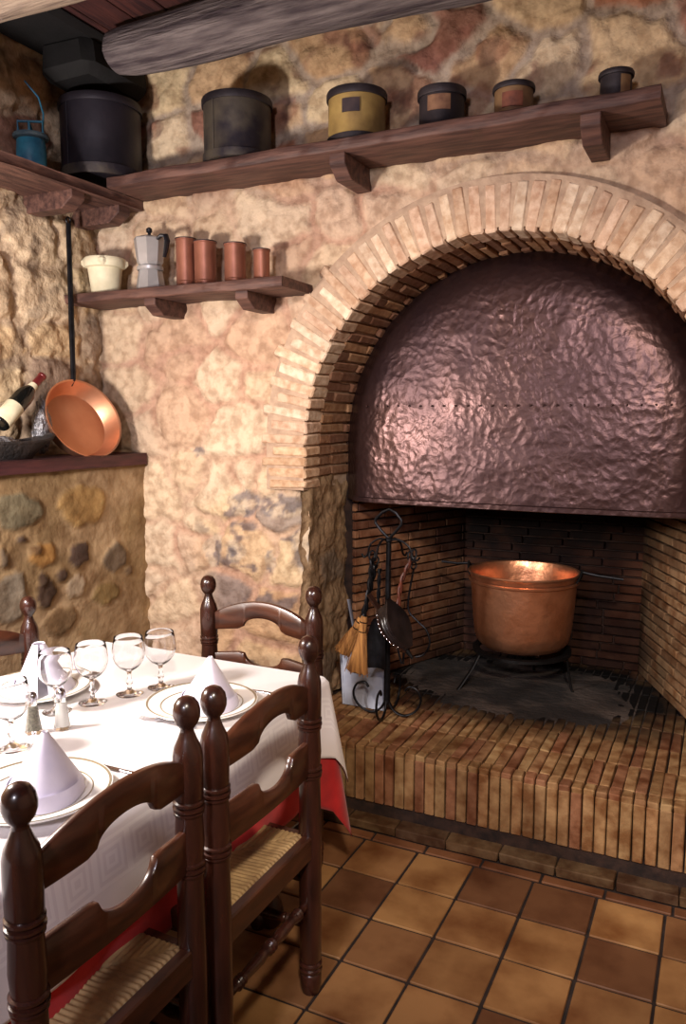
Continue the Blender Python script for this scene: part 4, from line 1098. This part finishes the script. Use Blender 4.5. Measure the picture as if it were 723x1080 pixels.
for (x, y) in feet:
    dx, dy = x-cc[0], y-cc[1]; d = hypot(dx, dy); k = .216/d
    b = MB(); b.tube([(dx*k, dy*k, .486), (dx*(k*.6+.4), dy*(k*.6+.4), .41), (dx, dy, .325), (dx*1.04, dy*1.04, .311)], .010, 8, flat=.6); b.build('leg', M['black_iron'], t)

# ------------------------------------------------------------------ fire tools
SX, SY = -1.268, 3.05
st = thing('fire_tool_stand', 'black wrought iron fire tool stand with diamond-shaped top loop', 'tool stand', (SX, SY, .312))
b = MB(); b.tube([(0, 0, .06), (0, 0, .3), (.004, 0, .768)], [.015, .013, .011], 10)
b.lathe([(.011, .76), (.017, .765), (.017, .775), (.011, .78)], 16, (.004, 0, 0)); b.build('post', M['dark_steel'], st)
lp = []
for (x, z) in [(.004, .775), (-.03, .805), (-.058, .838), (-.056, .855), (-.025, .885), (.006, .898), (.035, .885), (.060, .855), (.060, .838), (.034, .805), (.008, .778)]: lp.append((x, 0, z))
b = MB(); b.tube(lp, .0065, 8); b.build('loop_handle', M['dark_steel'], st)
def scroll(a):
    pts = []
    ctrl = [(0, .14), (.005, .08), (.03, .03), (.075, .012), (.125, .035), (.150, .085), (.135, .130), (.10, .142), (.082, .122)]
    return [Vector((r*cos(a), r*sin(a), z)) for r, z in ctrl]
def smooth(pts, k=5):
    out = []; P = [Vector(p) for p in pts]
    for i in range(len(P)-1):
        p0, p1, p2, p3 = P[max(i-1, 0)], P[i], P[i+1], P[min(i+2, len(P)-1)]
        for j in range(k):
            t_ = j/k; out.append(.5*((2*p1)+(-p0+p2)*t_+(2*p0-5*p1+4*p2-p3)*t_**2+(-p0+3*p1-3*p2+p3)*t_**3))
    out.append(P[-1]); return out
for a in (PI+.15, .1, -PI/2+.1, PI/2):
    b = MB(); b.tube(smooth(scroll(a)), .0075, 8, flat=.7); b.build('foot', M['dark_steel'], st)
HK = [(-.075, -.012, .70), (.095, 0, .715), (-.02, -.06, .70), (.03, .07, .70)]
for (hx, hy, hz) in HK:
    b = MB(); b.tube(smooth([(0, 0, .765), (hx*.5, hy*.5, .772), (hx, hy, .745), (hx*1.15, hy*1.15, .705), (hx*1.35, hy*1.35, .690), (hx*1.5, hy*1.5, .705)]), .0045, 6); b.build('hook', M['dark_steel'], st)
def P(px, py, Y): return aty(px, py, Y)
def twisted(pts, r, m_, name, parent):
    b = MB(); S = smooth(pts, 10)
    for ph in (0, PI):
        q = []
        for i, p in enumerate(S):
            a = ph+i*.8; q.append(p+Vector((cos(a), sin(a), 0))*r*.75)
        b.tube(q, r*.8, 6)
    return b.build(name, m_, parent)
def ringloop(b, c, r, ax, w=.004):
    b.tube([Vector(c)+Vector((cos(a)*r*ax, sin(a)*r*.4, sin(a)*r)) for a in [2*PI*k/16 for k in range(16)]], w, 6, closed=True)
def broom(label, top, bind, end, w, Y0_, seed):
    t = thing('hearth_broom', label, 'broom', tuple(top), 0, 'straw hearth brooms'); T0 = Vector(top)
    o = twisted([Vector((0, 0, 0)), (bind-T0)*.5+Vector((.004, 0, 0)), bind-T0], .0075, M['dark_steel'], 'handle', t)
    b = MB(); ringloop(b, (0, 0, .018), .018, .7); b.build('hanging_loop', M['dark_steel'], t)
    ax = (end-bind).normalized(); side = ax.cross(Vector((0, 1, 0))).normalized(); Ln = (end-bind).length
    b = MB(); n = 28; K = 12; vs = []; fs = []
    for j in range(K+1):
        t_ = j/K; wd = .014+.004*sin(min(1, t_*3)*PI)+(w-.014)*max(0, (t_-.25)/.75)**1.1; th = .012+.012*t_
        for i in range(n):
            a = 2*PI*i/n; jg = (1+.12*noise.noise(Vector((a*4, seed, 0)))*t_)
            e = ax*(Ln*t_+(.018*noise.noise(Vector((a*6, seed, 2))) if j == K else 0))
            vs.append(bind-T0+e+side*wd*cos(a)*jg+Vector((0, 1, 0))*th*sin(a)*jg)
    for j in range(K):
        for i in range(n): fs.append((j*n+i, j*n+(i+1) % n, (j+1)*n+(i+1) % n, (j+1)*n+i))
    fs.append(tuple(range(n))); fs.append(tuple(K*n+i for i in range(n)))
    b.add(vs, fs)
    rr = random.Random(seed)
    for k in range(60):
        s_ = rr.uniform(-1, 1); dpt_ = rr.uniform(-1, 1); p0 = bind-T0+ax*Ln*.2+side*.012*s_+Vector((0, .010*dpt_, 0)); p1 = bind-T0+ax*Ln*rr.uniform(.96, 1.07)+side*w*s_*1.03+Vector((0, .025*dpt_, 0))
        b.tube([p0, (p0+p1)/2+side*.003*s_, p1], .0011, 4)
    o = b.build('bristles', M['straw'], t)
    b = MB()
    for f_ in (.10, .27): b.lathe([(.0135, -.002), (.0175, -.002), (.0175, .002), (.0135, .002)], 16, bind-T0+ax*Ln*f_, ax.to_track_quat('Z', 'Y').to_matrix())
    b.build('binding', M['dark_steel'], t)
YB = 2.99
broom('straw hearth broom hanging in front, on the left of the tool stand', P(392, 590, YB), P(384, 650, YB), P(376.5, 708, YB), .050, YB, 3)
broom('second straw hearth broom, tilted outwards behind the first', P(396, 596, 3.03), P(381, 652, 3.04), P(361, 687, 3.05), .036, YB, 8)
# shovel
sh0 = P(400, 600, 3.02); sh1 = P(398, 652, 3.02); sh2 = P(399, 704, 3.02)
t = thing('fire_shovel', 'dark iron fire shovel hanging beside the front broom', 'shovel', tuple(sh0))
twisted([Vector((0, 0, 0)), (sh1-sh0)*.6, sh1-sh0], .006, M['dark_steel'], 'handle', t)
b = MB(); vs = []; fs = []; K = 12
for side in (0, 1):
    for j in range(K+1):
        t_ = j/K; w = .012+.030*min(1, t_*2.6)**.6; c_ = (sh1-sh0)+(sh2-sh1)*t_
        for i in range(9):
            u = i/8*2-1; vs.append(c_+Vector((u*w, -.016*u*u+.003*side-.01*t_, 0)))
m_ = (K+1)*9
for j in range(K):
    for i in range(8):
        q = (j*9+i, j*9+i+1, (j+1)*9+i+1, (j+1)*9+i); fs += [q, tuple(k+m_ for k in reversed(q))]
b.add(vs, fs); b.build('blade', M['dark_steel'], t, sharp=70)
# bellows
B0 = P(388, 627, 2.955); B1 = P(433, 694, 2.955)
axb = (B1-B0).normalized(); per = Vector((0, -1, 0)).cross(axb).normalized()
if per.x < 0: per = -per
t = thing('hand_bellows', 'black leather hand bellows hanging slantwise across the tool stand', 'bellows', tuple(B0))
LB = (B1-B0).length
def bell_w(s):     # half width of the board along its length
    if s < .22: return .011
    if s < .55: return .011+(.062-.011)*sin((s-.22)/.33*PI/2)
    if s < .86: return .062*cos((s-.55)/.31*PI/2*.80)
    return .062*cos(.8*PI/2)*max(.35, 1-(s-.86)/.14*.6)
tiltd = (Vector((0, -1, 0))*.75-per*.25).normalized(); thk = axb.cross(tiltd).normalized()
if thk.dot(per) < 0: thk = -thk
def board(off, name, s0, s1, th, m_):
    b = MB(); K = 40; vs = []; fs = []
    for i in range(K+1):
        s = s0+(s1-s0)*i/K; w = bell_w(s); c_ = axb*LB*s+thk*off(s)
        vs += [c_+tiltd*w, c_+tiltd*w+thk*th, c_-tiltd*w+thk*th, c_-tiltd*w]
    for i in range(K):
        for k in range(4): fs.append((i*4+k, i*4+(k+1) % 4, i*4+4+(k+1) % 4, i*4+4+k))
    fs.append((0, 1, 2, 3)); fs.append(tuple(K*4+k for k in range(4)))
    b.add(vs, fs); return b.build(name, m_, t, sharp=40)
board(lambda s: 0, 'lower_board', 0, .9, .009, M['bellow_wood'])
board(lambda s: .012+.075*max(0, 1-s)**.8, 'upper_board', .20, .88, .008, M['leather'])
b = MB(); K = 40; n = 12; vs = []; fs = []
for i in range(K+1):
    s = .24+.64*i/K; w = bell_w(s)*.96; o1 = .009; o2 = .012+.075*(1-s)**.8
    for sd in (-1, 1):
        for k in range(n+1):
            q = k/n; fold = .92+.08*abs(sin(q*PI*3)); vs.append(axb*LB*s+tiltd*sd*w*fold+thk*(o1+(o2-o1)*q))
for i in range(K):
    for sd in (0, 1):
        for k in range(n):
            a_ = i*(2*n+2)+sd*(n+1)+k; fs.append((a_, a_+1, a_+1+2*n+2, a_+2*n+2))
for i in (0, K):
    for k in range(n): a_ = i*(2*n+2)+k; fs.append((a_, a_+1, a_+n+2, a_+n+1))
b.add(vs, fs); b.build('leather_body', M['leather'], t, sharp=50)
b = MB(); b.tube([axb*LB*.86+thk*.006, axb*LB*.93+thk*.006, axb*LB*1.02+thk*.006], [.014, .010, .006], 12); b.build('nozzle', M['black_iron'], t)
b = MB()
for i in range(10):
    s = .30+.055*i
    b.lathe([(.001, .004), (.0035, .002), (.004, 0)], 8, axb*LB*s+tiltd*bell_w(s)*.98+thk*.004, tiltd.to_track_quat('Z', 'Y').to_matrix())
b.build('tack_row', M['steel'], t)
# tongs on the right hook
g0 = P(434, 588, 3.05); g1 = P(423, 614, 3.05); g2 = P(419, 648, 3.05)
t = thing('fire_tongs', 'fire tongs with looped grip and reddish twisted shaft, right of the stand post', 'tongs', tuple(g0))
b = MB(); ringloop(b, (.008, 0, .012), .022, .5, .0045); ringloop(b, (-.010, .006, .006), .018, .5, .0045); b.build('grip', M['dark_steel'], t)
twisted([Vector((0, 0, -.006)), g1-g0, g2-g0], .0075, M['red_cord'], 'shaft', t)
g3 = P(424, 700, 3.05)
b = MB()
for s in (-1, 1): b.tube(smooth([g2-g0, (g2-g0)*.5+(g3-g0)*.5+Vector((s*.018, 0, 0)), g3-g0+Vector((s*.004, 0, 0))]), .0045, 6)
b.build('jaws', M['dark_steel'], t)
# poker with curled end
p0 = P(436, 600, 3.09); p1 = P(430, 640, 3.09)
t = thing('fire_poker', 'thin iron poker with a curled tip on the right of the stand', 'poker', tuple(p0))
b = MB(); ringloop(b, (0, 0, .014), .014, .8, .004); b.build('eye', M['dark_steel'], t)
b = MB(); q = [Vector((0, 0, 0)), p1-p0, P(440, 655, 3.09)-p0, P(449, 664, 3.09)-p0, P(453, 678, 3.09)-p0, P(447, 690, 3.09)-p0, P(438, 693, 3.09)-p0]
b.tube(smooth(q), .0045, 8); b.build('shaft', M['dark_steel'], t)
# galvanised dustpan leaning against the jamb
t = thing('dustpan', 'pale galvanised dustpan leaning on the fireplace jamb behind the brooms', 'dustpan')
d0 = P(359.5, 690, 3.16); d1 = P(405, 686, 3.16); d2 = P(404, 712, 3.09); d3 = P(362, 719, 3.09)
for q_ in (d2, d3): q_.z = .316
b = MB(); nn = (d1-d0).cross(d3-d0).normalized()*.003
vs = [d0, d1, d2, d3, d0+nn, d1+nn, d2+nn, d3+nn]
b.add(vs, [(0, 1, 2, 3), (7, 6, 5, 4), (0, 4, 5, 1), (1, 5, 6, 2), (2, 6, 7, 3), (3, 7, 4, 0)])
for (a_, b_) in ((d0, d1), (d0, d3), (d1, d2)): b.tube([a_, b_], .005, 6)
b.build('pan', M['zincpan'], t, sharp=30)
h0 = P(371, 688, 3.155); h1 = P(367.5, 632, 3.20); h2 = P(374, 650, 3.2)
b = MB(); b.tube([h0+Vector((.03, 0, -.01)), h0*.5+h1*.5+Vector((.016, 0, 0)), h1], [.011, .013, .016], 10, flat=.3); b.build('handle', M['zincpan'], t)

# ------------------------------------------------------------------ lights
def point(name, loc, e, col, r=.05):
    l = bpy.data.lights.new(name, 'POINT'); l.energy = e; l.color = col; l.shadow_soft_size = r
    o = bpy.data.objects.new(name, l); C.objects.link(o); o.location = loc; return o
def area(name, loc, tgt, e, col, sz):
    l = bpy.data.lights.new(name, 'AREA'); l.energy = e; l.color = col; l.size = sz; l.shape = 'DISK'
    o = bpy.data.objects.new(name, l); C.objects.link(o); o.location = loc
    o.rotation_euler = (Vector(tgt)-Vector(loc)).to_track_quat('-Z', 'Y').to_euler(); return o
point('table_lamp_light', (-2.12, 1.05, 1.66), 165, (1, .91, .85), .11)
sp = bpy.data.lights.new('ceiling_spot_light', 'SPOT'); sp.energy = 340; sp.color = (1, .84, .68); sp.spot_size = radians(51); sp.spot_blend = .5; sp.shadow_soft_size = .10
so_ = bpy.data.objects.new('ceiling_spot_light', sp); C.objects.link(so_); so_.location = (.25, -.25, 2.8)
so_.rotation_euler = (Vector((-1.0, 3.0, .80))-Vector(so_.location)).to_track_quat('-Z', 'Y').to_euler()
area('room_fill_light', (-.4, -1.6, 2.7), (-1.0, 2.0, 1.0), 60, (.92, .87, 1.0), .4)  # added fill from behind the camera, cool to tint the shadows
W = bpy.data.worlds.new('world'); bpy.context.scene.world = W; W.use_nodes = True
W.node_tree.nodes['Background'].inputs[0].default_value = (.45, .42, .6, 1); W.node_tree.nodes['Background'].inputs[1].default_value = .05

# ------------------------------------------------------------------ camera
cam = bpy.data.cameras.new('camera'); co = bpy.data.objects.new('camera', cam); C.objects.link(co)
co.location = (0, 0, CAMZ); co.rotation_euler = (PI/2-PITCH, 0, YAW)
cam.sensor_fit = 'VERTICAL'; cam.sensor_height = 36; cam.lens = FPX/1080*36; cam.clip_start = .02
S = bpy.context.scene; S.camera = co
S.view_settings.view_transform = 'Standard'; S.view_settings.look = 'None'; S.view_settings.gamma = 1; S.view_settings.exposure = 0
S.view_settings.use_curve_mapping = False
